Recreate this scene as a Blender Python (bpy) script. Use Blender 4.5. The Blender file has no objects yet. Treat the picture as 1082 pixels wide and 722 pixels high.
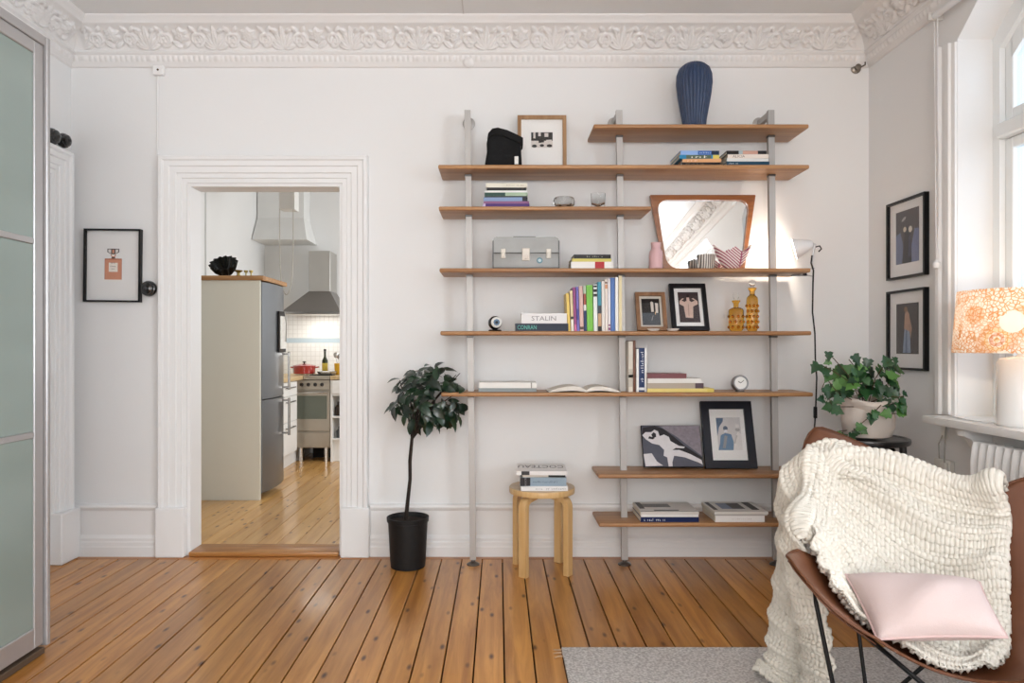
import bpy, bmesh, math, random
import numpy as np
from mathutils import Matrix, Vector

# ------------------------------------------------------------------ camera
F, VX, HY, CZ = 760.0, 527.0, 366.0, 1.211      # focal length and vanishing point in pixels, eye height in metres
scene = bpy.context.scene
cam_d = bpy.data.cameras.new('camera'); cam = bpy.data.objects.new('camera', cam_d)
scene.collection.objects.link(cam); scene.camera = cam
cam.location = (0, 0, CZ); cam.rotation_euler = (math.pi/2, 0, 0)
cam_d.sensor_width = 36; cam_d.lens = F/1082*36
cam_d.shift_x = (541-VX)/1082; cam_d.shift_y = (HY-361)/1082
cam_d.clip_start = .05
# ------------------------------------------------------------------ world, daylight, exposure
world = bpy.data.worlds.new('overcast_sky'); scene.world = world; world.use_nodes = True
bg = world.node_tree.nodes['Background']; bg.inputs[0].default_value = (.82, .90, 1.0, 1); bg.inputs[1].default_value = .92
def area(name, loc, rot, sx, sy, power, col=(1, 1, 1)):
    d = bpy.data.lights.new(name, 'AREA'); d.shape = 'RECTANGLE'; d.size = sx; d.size_y = sy
    d.energy = power; d.color = col
    o = bpy.data.objects.new(name, d); scene.collection.objects.link(o); o.location = loc; o.rotation_euler = rot
    return o
# fill lights at unseen windows added behind the photographer; daylight by the first and kitchen windows
area('added_second_window_fill', (2.60, .35, 1.80), (0, math.pi/2, 0), 1.9, 1.5, 142, (1, .995, .985))
area('added_third_window_fill', (2.60, -1.75, 1.80), (0, math.pi/2, 0), 1.9, 1.5, 110, (1, .995, .985))
area('added_rear_window_fill', (-.2, -3.28, 1.70), (math.pi/2, 0, 0), 2.6, 1.9, 110, (1, .99, .975))
area('daylight_first_window', (3.0, 2.5, 2.05), (0, math.pi/2, 0), 1.9, 1.5, 11, (.97, .99, 1))
area('daylight_kitchen_window', (.70, 6.6, 1.75), (0, math.pi/2, 0), 1.4, 1.5, 42, (.96, .98, 1))
vs = scene.view_settings
vs.view_transform = 'Standard'; vs.look = 'None'; vs.gamma = 1; vs.use_curve_mapping = False; vs.exposure = 0.27

# ------------------------------------------------------------------ helpers
R = random.Random(7)
COL = scene.collection
def lin(h):
    h = h.lstrip('#'); o = []
    for i in (0, 2, 4):
        c = int(h[i:i+2], 16)/255
        o.append(c/12.92 if c <= .04045 else ((c+.055)/1.055)**2.4)
    return (*o, 1)
MATS = {}
def newmat(key):
    m = bpy.data.materials.new(key); m.use_nodes = True
    return m, m.node_tree, m.node_tree.nodes['Principled BSDF']
def mixcol(nt, fac, a, b, mode='MIX'):
    n = nt.nodes.new('ShaderNodeMix'); n.data_type = 'RGBA'; n.blend_type = mode
    for sock, v in ((n.inputs[0], fac), (n.inputs[6], a), (n.inputs[7], b)):
        if hasattr(v, 'links'): nt.links.new(v, sock)
        else: sock.default_value = v
    return n.outputs[2]
def pm(h, rough=.5, metal=0, coat=0, bump=0, bscale=200, var=.06, vscale=6, emit=None, es=0):
    key = f'paint_{h}_{rough}_{metal}_{coat}_{bump}_{bscale}_{var}_{vscale}_{es}'
    if key in MATS: return MATS[key]
    m, nt, p = newmat(key)
    c = lin(h); tc = nt.nodes.new('ShaderNodeTexCoord')
    nz = nt.nodes.new('ShaderNodeTexNoise'); nz.inputs['Scale'].default_value = vscale; nz.inputs['Detail'].default_value = 4
    nt.links.new(tc.outputs['Object'], nz.inputs['Vector'])
    d = tuple(v*(1-var) for v in c[:3])+(1,); l = tuple(min(1, v*(1+var)) for v in c[:3])+(1,)
    nt.links.new(mixcol(nt, nz.outputs[0], d, l), p.inputs['Base Color'])
    p.inputs['Roughness'].default_value = rough; p.inputs['Metallic'].default_value = metal; p.inputs['Coat Weight'].default_value = coat
    if not coat: p.inputs['Specular IOR Level'].default_value = .28
    if bump:
        b = nt.nodes.new('ShaderNodeBump'); n2 = nt.nodes.new('ShaderNodeTexNoise'); n2.inputs['Scale'].default_value = bscale
        nt.links.new(tc.outputs['Object'], n2.inputs['Vector']); nt.links.new(n2.outputs[0], b.inputs['Height'])
        b.inputs['Strength'].default_value = bump; b.inputs['Distance'].default_value = .002
        nt.links.new(b.outputs[0], p.inputs['Normal'])
    if es:
        p.inputs['Emission Color'].default_value = lin(emit or h); p.inputs['Emission Strength'].default_value = es
    MATS[key] = m; return m
def wood(key, c1, c2, axis=0, scale=9, rough=.4, coat=0, knots=False, vary=.0, stretch=.07):
    if key in MATS: return MATS[key]
    m, nt, p = newmat(key); L = nt.links
    tc = nt.nodes.new('ShaderNodeTexCoord'); mp = nt.nodes.new('ShaderNodeMapping')
    sc = [scale*3]*3; sc[axis] = scale*stretch*3; mp.inputs['Scale'].default_value = sc
    oi = nt.nodes.new('ShaderNodeObjectInfo'); ml = nt.nodes.new('ShaderNodeVectorMath'); ml.operation = 'MULTIPLY_ADD'
    cb = nt.nodes.new('ShaderNodeCombineXYZ')
    for i in range(3): L.new(oi.outputs['Random'], cb.inputs[i])
    L.new(cb.outputs[0], ml.inputs[0]); ml.inputs[1].default_value = (37, 53, 71); L.new(tc.outputs['Object'], ml.inputs[2])
    L.new(ml.outputs[0], mp.inputs[0])
    nz = nt.nodes.new('ShaderNodeTexNoise'); nz.inputs['Scale'].default_value = 1; nz.inputs['Detail'].default_value = 6; nz.inputs['Roughness'].default_value = .62
    nz.inputs['Distortion'].default_value = .6
    L.new(mp.outputs[0], nz.inputs['Vector'])
    rp = nt.nodes.new('ShaderNodeValToRGB'); rp.color_ramp.elements[0].position = .32; rp.color_ramp.elements[1].position = .68
    rp.color_ramp.elements[0].color = lin(c1); rp.color_ramp.elements[1].color = lin(c2)
    L.new(nz.outputs[0], rp.inputs[0]); out = rp.outputs[0]
    if knots:
        mk = nt.nodes.new('ShaderNodeMapping'); s = [15.0]*3; s[axis] = 5.5; mk.inputs['Scale'].default_value = s
        L.new(ml.outputs[0], mk.inputs[0])
        vo = nt.nodes.new('ShaderNodeTexVoronoi'); vo.inputs['Scale'].default_value = 1; L.new(mk.outputs[0], vo.inputs['Vector'])
        kr = nt.nodes.new('ShaderNodeValToRGB'); kr.color_ramp.elements[0].position = .06; kr.color_ramp.elements[1].position = .19
        kr.color_ramp.elements[0].color = (.16, .085, .04, 1); kr.color_ramp.elements[1].color = (1, 1, 1, 1)
        L.new(vo.outputs['Distance'], kr.inputs[0]); out = mixcol(nt, 1.0, out, kr.outputs[0], 'MULTIPLY')
    if vary:
        mr = nt.nodes.new('ShaderNodeMapRange'); mr.inputs[3].default_value = 1-vary; mr.inputs[4].default_value = 1+vary*.6
        L.new(oi.outputs['Random'], mr.inputs[0]); hs = nt.nodes.new('ShaderNodeHueSaturation')
        L.new(mr.outputs[0], hs.inputs['Value']); L.new(out, hs.inputs['Color']); out = hs.outputs[0]
    L.new(out, p.inputs['Base Color']); p.inputs['Roughness'].default_value = rough; p.inputs['Coat Weight'].default_value = coat
    p.inputs['Coat Roughness'].default_value = .12
    b = nt.nodes.new('ShaderNodeBump'); b.inputs['Strength'].default_value = .12; b.inputs['Distance'].default_value = .002
    L.new(nz.outputs[0], b.inputs['Height']); L.new(b.outputs[0], p.inputs['Normal'])
    MATS[key] = m; return m
def glass(key, tint, gl=.08, rough=.0):
    if key in MATS: return MATS[key]
    m = bpy.data.materials.new(key); m.use_nodes = True; nt = m.node_tree; nt.nodes.clear()
    o = nt.nodes.new('ShaderNodeOutputMaterial'); mx = nt.nodes.new('ShaderNodeMixShader'); t = nt.nodes.new('ShaderNodeBsdfTransparent'); g = nt.nodes.new('ShaderNodeBsdfGlossy')
    lw = nt.nodes.new('ShaderNodeLayerWeight'); lw.inputs[0].default_value = .5; fr = nt.nodes.new('ShaderNodeMath'); fr.operation = 'POWER'; fr.inputs[1].default_value = 5; nt.links.new(lw.outputs['Facing'], fr.inputs[0])
    t.inputs[0].default_value = lin(tint); g.inputs[1].default_value = rough
    ma = nt.nodes.new('ShaderNodeMath'); ma.operation = 'MULTIPLY_ADD'; ma.inputs[1].default_value = .7; ma.inputs[2].default_value = gl*.5; ma.use_clamp = True
    nt.links.new(fr.outputs[0], ma.inputs[0]); nt.links.new(ma.outputs[0], mx.inputs[0])
    nt.links.new(t.outputs[0], mx.inputs[1]); nt.links.new(g.outputs[0], mx.inputs[2]); nt.links.new(mx.outputs[0], o.inputs[0])
    MATS[key] = m; return m
def crystal(key, tint, ior=1.5, rough=0.0):
    if key in MATS: return MATS[key]
    m, nt, p = newmat(key)
    p.inputs['Base Color'].default_value = lin(tint); p.inputs['Transmission Weight'].default_value = 1
    p.inputs['Roughness'].default_value = rough; p.inputs['IOR'].default_value = ior
    MATS[key] = m; return m

I4 = Matrix.Identity(4)
def T(x, y, z): return Matrix.Translation((x, y, z))
def RX(d): return Matrix.Rotation(math.radians(d), 4, 'X')
def RY(d): return Matrix.Rotation(math.radians(d), 4, 'Y')
def RZ(d): return Matrix.Rotation(math.radians(d), 4, 'Z')
def wp(px, py, Y): return Vector(((px-VX)*Y/F, Y, CZ-(py-HY)*Y/F))
def wx(px, Y): return (px-VX)*Y/F
def wz(py, Y): return CZ-(py-HY)*Y/F

class B:
    """collects shapes; out() links them as one mesh object"""
    def __init__(s, M=I4): s.bm = bmesh.new(); s.M = M; s.mi = 0
    def _set(s, faces):
        for f in faces: f.material_index = s.mi
    def box(s, x0, x1, y0, y1, z0, z1, bev=0, seg=1, M=I4):
        vs = [s.bm.verts.new(M @ Vector(p)) for p in ((x0,y0,z0),(x1,y0,z0),(x1,y1,z0),(x0,y1,z0),(x0,y0,z1),(x1,y0,z1),(x1,y1,z1),(x0,y1,z1))]
        fs = [s.bm.faces.new([vs[i] for i in q]) for q in ((3,2,1,0),(4,5,6,7),(0,1,5,4),(1,2,6,5),(2,3,7,6),(3,0,4,7))]
        s._set(fs)
        if bev:
            es = {e for f in fs for e in f.edges}
            r = bmesh.ops.bevel(s.bm, geom=list(es), offset=bev, segments=seg, affect='EDGES', profile=.5)
            s._set(r['faces'])
        return s
    def quad(s, *pts):
        f = s.bm.faces.new([s.bm.verts.new(Vector(p)) for p in pts]); s._set([f]); return s
    def ring(s, rings, close=True, cap0=True, cap1=True):
        vr = [[s.bm.verts.new(Vector(p)) for p in r] for r in rings]; fs = []
        n = len(vr[0])
        for a, b in zip(vr, vr[1:]):
            for i in range(n if close else n-1):
                j = (i+1) % n
                fs.append(s.bm.faces.new((a[i], a[j], b[j], b[i])))
        if close and cap0: fs.append(s.bm.faces.new(vr[0][::-1]))
        if close and cap1: fs.append(s.bm.faces.new(vr[-1]))
        s._set(fs); return s
    def lathe(s, prof, c=(0,0,0), seg=24, M=I4, rfn=None, cap0=True, cap1=True):
        rings = []
        for r, z in prof:
            rr = []
            for k in range(seg):
                a = 2*math.pi*k/seg; q = max(r, 1e-4)*(rfn(a, z) if rfn else 1)
                rr.append(M @ Vector((c[0]+q*math.cos(a), c[1]+q*math.sin(a), c[2]+z)))
            rings.append(rr)
        return s.ring(rings, cap0=cap0, cap1=cap1)
    def cyl(s, p0, p1, r0, r1=None, seg=12):
        return s.tube([p0, p1], [r0, r0 if r1 is None else r1], seg)
    def tube(s, pts, r, seg=8):
        pts = [Vector(p) for p in pts]; n = len(pts)
        rs = r if isinstance(r, (list, tuple)) else [r]*n
        rings = []; up = None
        for i, p in enumerate(pts):
            d = (pts[min(i+1, n-1)]-pts[max(i-1, 0)]).normalized()
            if up is None:
                up = Vector((0,0,1)) if abs(d.z) < .9 else Vector((1,0,0))
            a = d.cross(up).normalized(); b = a.cross(d).normalized(); up = b
            rings.append([p+a*math.cos(2*math.pi*k/seg)*rs[i]+b*math.sin(2*math.pi*k/seg)*rs[i] for k in range(seg)])
        return s.ring(rings)
    def prism(s, poly, y0, y1, M=I4):
        """polygon in x,z extruded along y"""
        a = [M @ Vector((x, y0, z)) for x, z in poly]; b = [M @ Vector((x, y1, z)) for x, z in poly]
        return s.ring([a, b])
    def sphere(s, c, r, seg=14, rings=8, sc=(1,1,1)):
        pr = [(r*math.sin(math.pi*i/rings), -r*math.cos(math.pi*i/rings)) for i in range(rings+1)]
        M = T(*c) @ Matrix.Diagonal((*sc, 1))
        return s.lathe(pr, (0,0,0), seg, M)
    def out(s, name, mats, parent=None, smooth=35, kind=None, label=None):
        bm = s.bm
        bm.transform(s.M); bmesh.ops.recalc_face_normals(bm, faces=bm.faces)
        me = bpy.data.meshes.new(name); bm.to_mesh(me); bm.free()
        for m in (mats if isinstance(mats, (list, tuple)) else [mats]): me.materials.append(m)
        if smooth:
            me.shade_smooth(); me.set_sharp_from_angle(angle=math.radians(smooth))
        return link(name, me, parent, kind, label)
def link(name, me, parent=None, kind=None, label=None):
    o = bpy.data.objects.new(name, me); COL.objects.link(o)
    if parent is not None: adopt(o, parent)
    if kind: o['kind'] = kind
    if label: o['label'] = label
    return o
def adopt(o, parent):
    """meshes are made in world coordinates; the parent chain holds one translated Empty at most"""
    o.parent = parent
    if parent.type == 'EMPTY': o.matrix_parent_inverse = Matrix.Translation(-Vector(parent.location))
def tag(o, label, cat, group=None, kind=None):
    o['label'] = label; o['category'] = cat
    if group: o['group'] = group
    if kind: o['kind'] = kind
    return o
def thing(name, label, cat, loc=(0,0,0), group=None, kind=None):
    o = bpy.data.objects.new(name, None); COL.objects.link(o); o.location = loc; o.empty_display_size = .05
    return tag(o, label, cat, group, kind)
def text(s, M, width, height, mat, parent, name='lettering', ext=.0002):
    cu = bpy.data.curves.new(name, 'FONT'); cu.body = s; cu.extrude = 0; cu.resolution_u = 2
    o = bpy.data.objects.new(name, cu); COL.objects.link(o)
    dg = bpy.context.evaluated_depsgraph_get(); me = bpy.data.meshes.new_from_object(o.evaluated_get(dg))
    bpy.data.objects.remove(o)
    n = len(me.vertices); co = np.empty(n*3); me.vertices.foreach_get('co', co); co = co.reshape(-1, 3)
    lo, hi = co.min(0), co.max(0); d = np.maximum(hi-lo, 1e-6)
    co[:, 0] = (co[:, 0]-lo[0])/d[0]*width; co[:, 1] = (co[:, 1]-lo[1])/d[1]*height; co[:, 2] = ext
    me.vertices.foreach_set('co', co.ravel()); me.transform(M); me.materials.clear(); me.materials.append(mat); me.name = name
    return link(name, me, parent)
def ticks(n, M, width, height, mat, parent, name='lettering'):
    """lettering too small to read in the photograph: uneven upright strokes"""
    b = B(M); rr = random.Random(n*7+int(width*1e4)); st = width/n
    for i in range(n):
        if rr.random() < .14: continue
        h0 = height*rr.choice((.62, .62, .62, 1)); w_ = st*rr.uniform(.18, .34); x_ = i*st
        b.quad((x_, 0, .0002), (x_+w_, 0, .0002), (x_+w_, h0, .0002), (x_, h0, .0002))
        if rr.random() < .6:
            y_ = rr.choice((0, .42, .45))*height; b.quad((x_+w_, y_, .0002), (x_+st*.72, y_, .0002), (x_+st*.72, y_+height*.14, .0002), (x_+w_, y_+height*.14, .0002))
    return b.out(name, mat, parent, smooth=0)
def np_mesh(name, P, mat, parent=None, loop=False, smooth=True, faces_extra=None):
    """P: (n, m, 3) grid"""
    n, m = P.shape[:2]; idx = np.arange(n*m).reshape(n, m)
    q = np.stack([idx[:-1, :-1], idx[1:, :-1], idx[1:, 1:], idx[:-1, 1:]], -1).reshape(-1, 4)
    if loop:
        q = np.concatenate([q, np.stack([idx[:-1, -1], idx[1:, -1], idx[1:, 0], idx[:-1, 0]], -1).reshape(-1, 4)])
    return raw_mesh(name, P.reshape(-1, 3), q, mat, parent, smooth)
def raw_mesh(name, V, q, mat, parent=None, smooth=True):
    me = bpy.data.meshes.new(name); me.vertices.add(len(V)); me.vertices.foreach_set('co', np.asarray(V, dtype=np.float32).ravel())
    k = q.shape[1]
    me.loops.add(q.size); me.loops.foreach_set('vertex_index', q.astype(np.int32).ravel())
    me.polygons.add(len(q)); me.polygons.foreach_set('loop_start', np.arange(0, q.size, k, dtype=np.int32))
    me.update(calc_edges=True); me.validate()
    if smooth: me.shade_smooth()
    me.materials.append(mat)
    return link(name, me, parent)
# ================================================================== THE SETTING
D = 4.165; XL, XR = -2.477, 2.143; YB = -3.2; ZC = 3.052      # back wall, side walls, wall behind the photographer, ceiling
WALL = pm('#e9e8e7', .62, bump=.10, bscale=60, var=.012, vscale=2)
TRIM = pm('#ecebea', .42, var=.012, vscale=3)
CEIL = pm('#e9e8e7', .7, var=.01)
PLASTER = pm('#e8e5e3', .6, var=.02, vscale=5)
PINE = wood('pine_boards', '#a06526', '#cf924a', 1, 7, .34, .28, knots=True, vary=.20)
PINE_X = wood('pine_border', '#a0602c', '#c08145', 0, 7, .36, .3, knots=True)
PINE_K = wood('kitchen_pine', '#c08a48', '#dcae6a', 1, 7, .3, .45, knots=True, vary=.10)
GAP = pm('#1d120b', .9)
# ---- floor: every board a piece of its own
fl = B().box(XL-.14, XR+.14, YB, D+.02, -.10, -.022).out('floor', GAP, smooth=0)
tag(fl, 'glossy varnished pine board floor of the living room', 'floor', kind='structure')
BW = .115; PG = .003
pl = B().box(-BW/2+PG, BW/2-PG, YB+.02, 4.088, -.0219, 0, .0015).out('plank', PINE, fl, smooth=0)
n0 = math.floor((XL-.02)/BW)-1; first = True
for k in range(n0, int((XR-.02)/BW)+2):
    cx = .021+(k+.5)*BW
    if cx-BW/2 > XR+.02 or cx+BW/2 < XL-.02: continue
    o = pl if first else pl.copy()
    if not first: COL.objects.link(o)
    first = False; o.location = (cx, 0, R.uniform(-.0008, .0008))
B().box(XL, XR, 4.093, D-.004, -.0219, .0005, .0015).out('border_plank', PINE_X, fl, smooth=0)
# ---- walls
DX0, DX1, DZ = -1.803, -.904, 2.154
WT = .13
wb = B(); wb.box(XL-.2, DX0, D, D+WT, -.1, ZC+.1); wb.box(DX1, XR+.5, D, D+WT, -.1, ZC+.1); wb.box(DX0, DX1, D, D+WT, DZ, ZC+.1)
tag(wb.out('wall_back', WALL, smooth=0), 'white back wall carrying the wall shelves and the kitchen doorway', 'wall', kind='structure')
LDY0, LDY1, LDZ = 3.06, 3.965, 2.165
wl = B(); wl.box(XL-.15, XL, YB, LDY0, -.1, ZC+.1); wl.box(XL-.15, XL, LDY1, D, -.1, ZC+.1); wl.box(XL-.15, XL, LDY0, LDY1, LDZ, ZC+.1)
tag(wl.out('wall_left', WALL, smooth=0), 'white left wall behind the frosted glass wardrobe', 'wall', kind='structure')
# right wall with three arched-corner window niches, the two rear ones added for light
SILL = .885; NT, NS = 2.785, 2.645
WIN = [(1.96, 3.36), (-.36, 1.04), (-2.45, -1.05)]
wr = B(); ya = D
for (y0, y1) in WIN:
    wr.box(XR, XR+.45, y1, ya, -.1, ZC+.1); wr.box(XR, XR+.45, y0, y1, -.1, SILL-.02); wr.box(XR, XR+.45, y0, y1, NT, ZC+.1)
    for (a, b) in ((y1, y1-.17), (y0, y0+.17)):
        wr.ring([[(x, a, NS), (x, a, NT), (x, b, NT)] for x in (XR, XR+.45)])
    ya = y0
wr.box(XR, XR+.45, YB, ya, -.1, ZC+.1)
tag(wr.out('wall_right', WALL, smooth=0), 'white window wall on the right with deep window niches', 'wall', kind='structure')
wz_ = B(); wz_.box(XL-.15, -1.6, YB-.2, YB, -.1, ZC+.1); wz_.box(1.2, XR+.5, YB-.2, YB, -.1, ZC+.1); wz_.box(-1.6, 1.2, YB-.2, YB, -.1, .7); wz_.box(-1.6, 1.2, YB-.2, YB, 2.7, ZC+.1)  # wide opening added to let the rear fill light in
tag(wz_.out('wall_rear', WALL, smooth=0), 'white wall behind the photographer with a wide opening added for fill light', 'wall', kind='structure')
tag(B().box(XL-.15, XR+.45, YB-.2, D+WT, ZC, ZC+.1).out('ceiling', CEIL, smooth=0), 'flat white plaster ceiling', 'ceiling', kind='structure')
tag(B().box(.14-.335-.0035, .14-.335+.0035, YB+.1, D-.19, ZC-.004, ZC).out('trim_ceiling_seam', pm('#d3cecb', .7), smooth=0), 'thin raised seam running along the white ceiling', 'seam', kind='structure')

# ---- cornice with acanthus relief
def relief_module(nu, nv):
    u = np.linspace(0, 1, nu, endpoint=False)[:, None]*2.4; v = np.linspace(0, 1, nv)[None, :]
    H = np.zeros((nu, nv))
    def lobe(cx, cy, ang, ln, wd, h, groove=True):
        nonlocal H
        for sh in (-2.4, 0, 2.4):
            dx, dy = u-cx-sh, v-cy; ca, sa = math.cos(ang), math.sin(ang)
            a = (dx*ca+dy*sa)/ln; b = (-dx*sa+dy*ca)/wd
            w = b/np.clip(np.sin(np.pi*np.clip(a*.86+.1, 0.02, .98)), .15, 1)
            z = h*np.sqrt(np.clip(1-w*w, 0, 1))*np.clip(np.sin(np.pi*np.clip(a, 0, 1)), 0, 1)**.5
            if groove: z = z*(1-.35*np.exp(-(w/.22)**2))
            H = np.maximum(H, z)
    def stroke(pts, wd, h):
        nonlocal H
        for sh in (-2.4, 0, 2.4):
            d = np.full((nu, nv), 9.0)
            for x, y in pts: d = np.minimum(d, (u-x-sh)**2+(v-y)**2)
            H = np.maximum(H, h*np.sqrt(np.clip(1-d/wd**2, 0, 1)))
    for k, s in ((.6, 1), (1.8, -1)):
        y0 = .06 if s > 0 else .12
        if s > 0:
            for i, a in enumerate((22, 46, 68, 90, 112, 134, 158)):
                lobe(k, y0, math.radians(a), (.52, .66, .78, .86, .78, .66, .52)[i], .11, .9+.1*(i == 3))
            for q in (-1, 1): lobe(k+q*.12, .62, math.radians(90-q*55), .34, .09, .95)
        else:
            for i in range(6): lobe(k, .56, math.radians(60*i+30), .30, .105, .95)
            lobe(k, .10, math.radians(35), .42, .10, .8); lobe(k, .10, math.radians(145), .42, .10, .8)
            stroke([(k+.05*math.cos(t), .56+.05*math.sin(t)) for t in np.linspace(0, 6.28, 12)], .06, 1.0)
        for q in (-1, 1):
            cx = k+q*.52; sp = [(cx+q*(.20-.022*t)*math.cos(t*1.0), .40+(.24-.026*t)*math.sin(t)) for t in np.linspace(-.6, 6.6, 44)]
            stroke(sp, .055, .75)
            lobe(cx, .62, math.radians(90+q*25), .32, .085, .7); lobe(cx, .12, math.radians(90-q*65), .30, .08, .65)
    return H
PROF = [(.0, 2.822), (.010, 2.824), (.016, 2.832), (.016, 2.842), (.022, 2.846), (.022, 2.8462), (.034, 2.884), (.034, 2.8842), (.050, 2.888), (.054, 2.896), (.048, 2.903)]
cove0, cove1 = (.046, 2.905), (.150, 3.010)
PROF2 = [(.158, 3.012), (.164, 3.016), (.164, 3.026), (.178, 3.032), (.182, 3.040), (.190, 3.044), (.190, 3.0518)]
def cornice(name, label, path_fn, length, step, off=0.0):
    """path_fn(s, p) -> x, y : point s along the wall, p metres out from it (mitred by clamping s)"""
    per = .385; nv = 40; n = int(length/step)+1; s = np.linspace(0, length, n)
    nu = 176; Hm = relief_module(nu, nv)
    ph = ((s+off)/per) % 1.0; Hs = Hm[(ph*nu).astype(int) % nu]
    prof = []; disp = []
    for k, (p, z) in enumerate(PROF):
        prof.append((p, z))
    egg0 = len(prof)
    pts = [(p, z, 0, None) for p, z in PROF[:6]]
    for i in range(9):
        t = i/8; pts.append((.022+.012*t, 2.847+.037*t, 1, t))
    pts += [(p, z, 0, None) for p, z in PROF[7:]]
    for j in range(nv):
        t = j/(nv-1); a = t*math.pi/2
        p = cove1[0]-(cove1[0]-cove0[0])*math.cos(a)**.9*1.0; z = cove0[1]+(cove1[1]-cove0[1])*math.sin(a)**1.0
        p = .6*p+.4*(cove0[0]+(cove1[0]-cove0[0])*t); z = .6*z+.4*(cove0[1]+(cove1[1]-cove0[1])*t)
        pts.append((p, z, 2, j))
    pts += [(p, z, 0, None) for p, z in PROF2]
    P = np.zeros((n, len(pts), 3))
    for c, (p, z, m, j) in enumerate(pts):
        pp = np.full(n, p); zz = np.full(n, z)
        if m == 1:
            e = .008*np.abs(np.sin(np.pi*(s+off)/.030))**.6*math.sin(math.pi*min(max(j, 0), 1))**.5
            big = .012*np.exp(-(((s+off+.1) % per-per/2)/.022)**2)*math.sin(math.pi*j)**.5
            pp = pp+np.maximum(e, big)
        if m == 2:
            d = Hs[:, j]*.027*np.clip((np.minimum(s, length-s)-.10)/.05, 0, 1); pp = pp+d*.75; zz = zz-d*.60
        x, y = path_fn(s, pp); P[:, c, 0] = x; P[:, c, 1] = y; P[:, c, 2] = zz
    o = np_mesh(name, P, PLASTER); tag(o, label, 'cornice', kind='structure'); return o
Wd = XR-XL; Ln = D-YB
cornice('trim_cornice_back', 'white plaster cornice with acanthus leaves along the back wall', lambda s, p: (np.clip(XL+s, XL+p, XR-p), D-p), Wd, .0045)
cornice('trim_cornice_left', 'white plaster cornice with acanthus leaves along the left wall', lambda s, p: (XL+p, np.clip(D-s, YB+p, D-p)), Ln, .0075, .1)
cornice('trim_cornice_right', 'white plaster cornice with acanthus leaves above the window wall', lambda s, p: (XR-p, np.clip(D-s, YB+p, D-p)), Ln, .0075, .2)
cornice('trim_cornice_rear', 'white plaster cornice with acanthus leaves behind the photographer', lambda s, p: (np.clip(XL+s, XL+p, XR-p), YB+p), Wd, .012)

# ---- casings, plinths, baseboards
CASE = [(0, 0), (0, .012), (.026, .012), (.029, .020), (.052, .020), (.057, .028), (.090, .028), (.095, .037), (.122, .038), (.130, .048), (.147, .050), (.152, .044), (.152, 0)]
def casing(b, a0, a1, z0, zt, put):
    """U-shaped mitred moulding; put(along, out, z) -> point"""
    pr = []
    for w, d in CASE: pr.append([put(a0-w, d, z0), put(a0-w, d, zt+w), put(a1+w, d, zt+w), put(a1+w, d, z0)])
    b.ring(pr, close=False)
c1 = B(); casing(c1, DX0, DX1, .26, DZ, lambda a, d, z: (a, D-d, z))
c1 = tag(c1.out('trim_1', TRIM, smooth=25), 'wide stepped white moulding around the kitchen doorway', 'door casing', kind='structure')
for a, b in ((DX0-.164, DX0+.002), (DX1-.002, DX1+.164)):
    B().box(a, b, D-.058, D, .0006, .285, .006).out('plinth_block', TRIM, c1)
jb = B(); jb.box(DX0, DX0+.018, D+.001, D+WT+.02, .0, DZ); jb.box(DX1-.018, DX1, D+.001, D+WT+.02, 0, DZ); jb.box(DX0+.018, DX1-.018, D+.001, D+WT+.02, DZ-.018, DZ)
jb.out('jamb_lining', TRIM, c1, smooth=0)
th = B().box(DX0+.0185, DX1-.0185, D-.03, D+WT+.02, .0008, .026, .006, 2).out('threshold', wood('threshold_wood', '#96602f', '#bb8448', 0, 7, .4, .2), None)
tag(th, 'worn brown wooden threshold of the kitchen doorway', 'threshold', kind='structure')
c2 = B(); casing(c2, LDY0, LDY1, .26, LDZ, lambda a, d, z: (XL+d, a, z))
c2 = tag(c2.out('trim_2', TRIM, smooth=25), 'stepped white moulding around the door in the left wall corner', 'door casing', kind='structure')
B().box(XL, XL+.07, LDY1-.002, LDY1+.178, .0006, .285, .006).out('plinth_block', TRIM, c2)
dr = thing('door_1', 'white panelled door shut in the left wall beside the wardrobe', 'door', (XL-.04, 3.5, 0), kind='structure')
B().box(XL-.05, XL-.012, LDY0, LDY1, .004, LDZ, .002).out('door_leaf', TRIM, dr)
for z0, z1 in ((.25, .95), (1.1, 2.0)):
    B().box(XL-.0118, XL-.004, LDY0+.14, LDY1-.14, z0, z1, .004).out('door_panel', TRIM, dr)
B().box(XL-.011, XL+.004, LDY1-.016, LDY1-.004, 1.005, 1.035, .002).out('latch', pm('#1c1a19', .4), dr)
B().box(XL-.0118, XL-.003, LDY1-.008, LDY1-.001, .55, 1.10, .001).out('hinge_strip', pm('#7d6a58', .5), dr)
BASE = [(0, .300), (.016, .300), (.026, .294), (.028, .284), (.024, .272), (.016, .262), (.014, .250), (.014, .122), (.020, .112), (.027, .104), (.027, .088), (.031, .082), (.031, .060), (.034, .056), (.034, .0008)]
def baseboard(name, label, p0, p1, nrm):
    b = B(); p0, p1, nrm = Vector(p0), Vector(p1), Vector(nrm)
    b.ring([[p0+nrm*d+Vector((0, 0, z)), p1+nrm*d+Vector((0, 0, z))] for d, z in BASE], close=False)
    tag(b.out(name, TRIM, smooth=25), label, 'baseboard', kind='structure')
baseboard('baseboard_back_left', 'tall white baseboard between the left corner and the doorway', (XL, D, 0), (DX0-.164, D, 0), (0, -1, 0))
baseboard('baseboard_back', 'tall white moulded baseboard running behind the shelves and stool', (DX1+.164, D, 0), (XR, D, 0), (0, -1, 0))
baseboard('baseboard_right', 'white baseboard along the window wall', (XR, D, 0), (XR, YB, 0), (-1, 0, 0))
baseboard('baseboard_left', 'white baseboard along the left wall', (XL, YB, 0), (XL, LDY0-.17, 0), (1, 0, 0))

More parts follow.
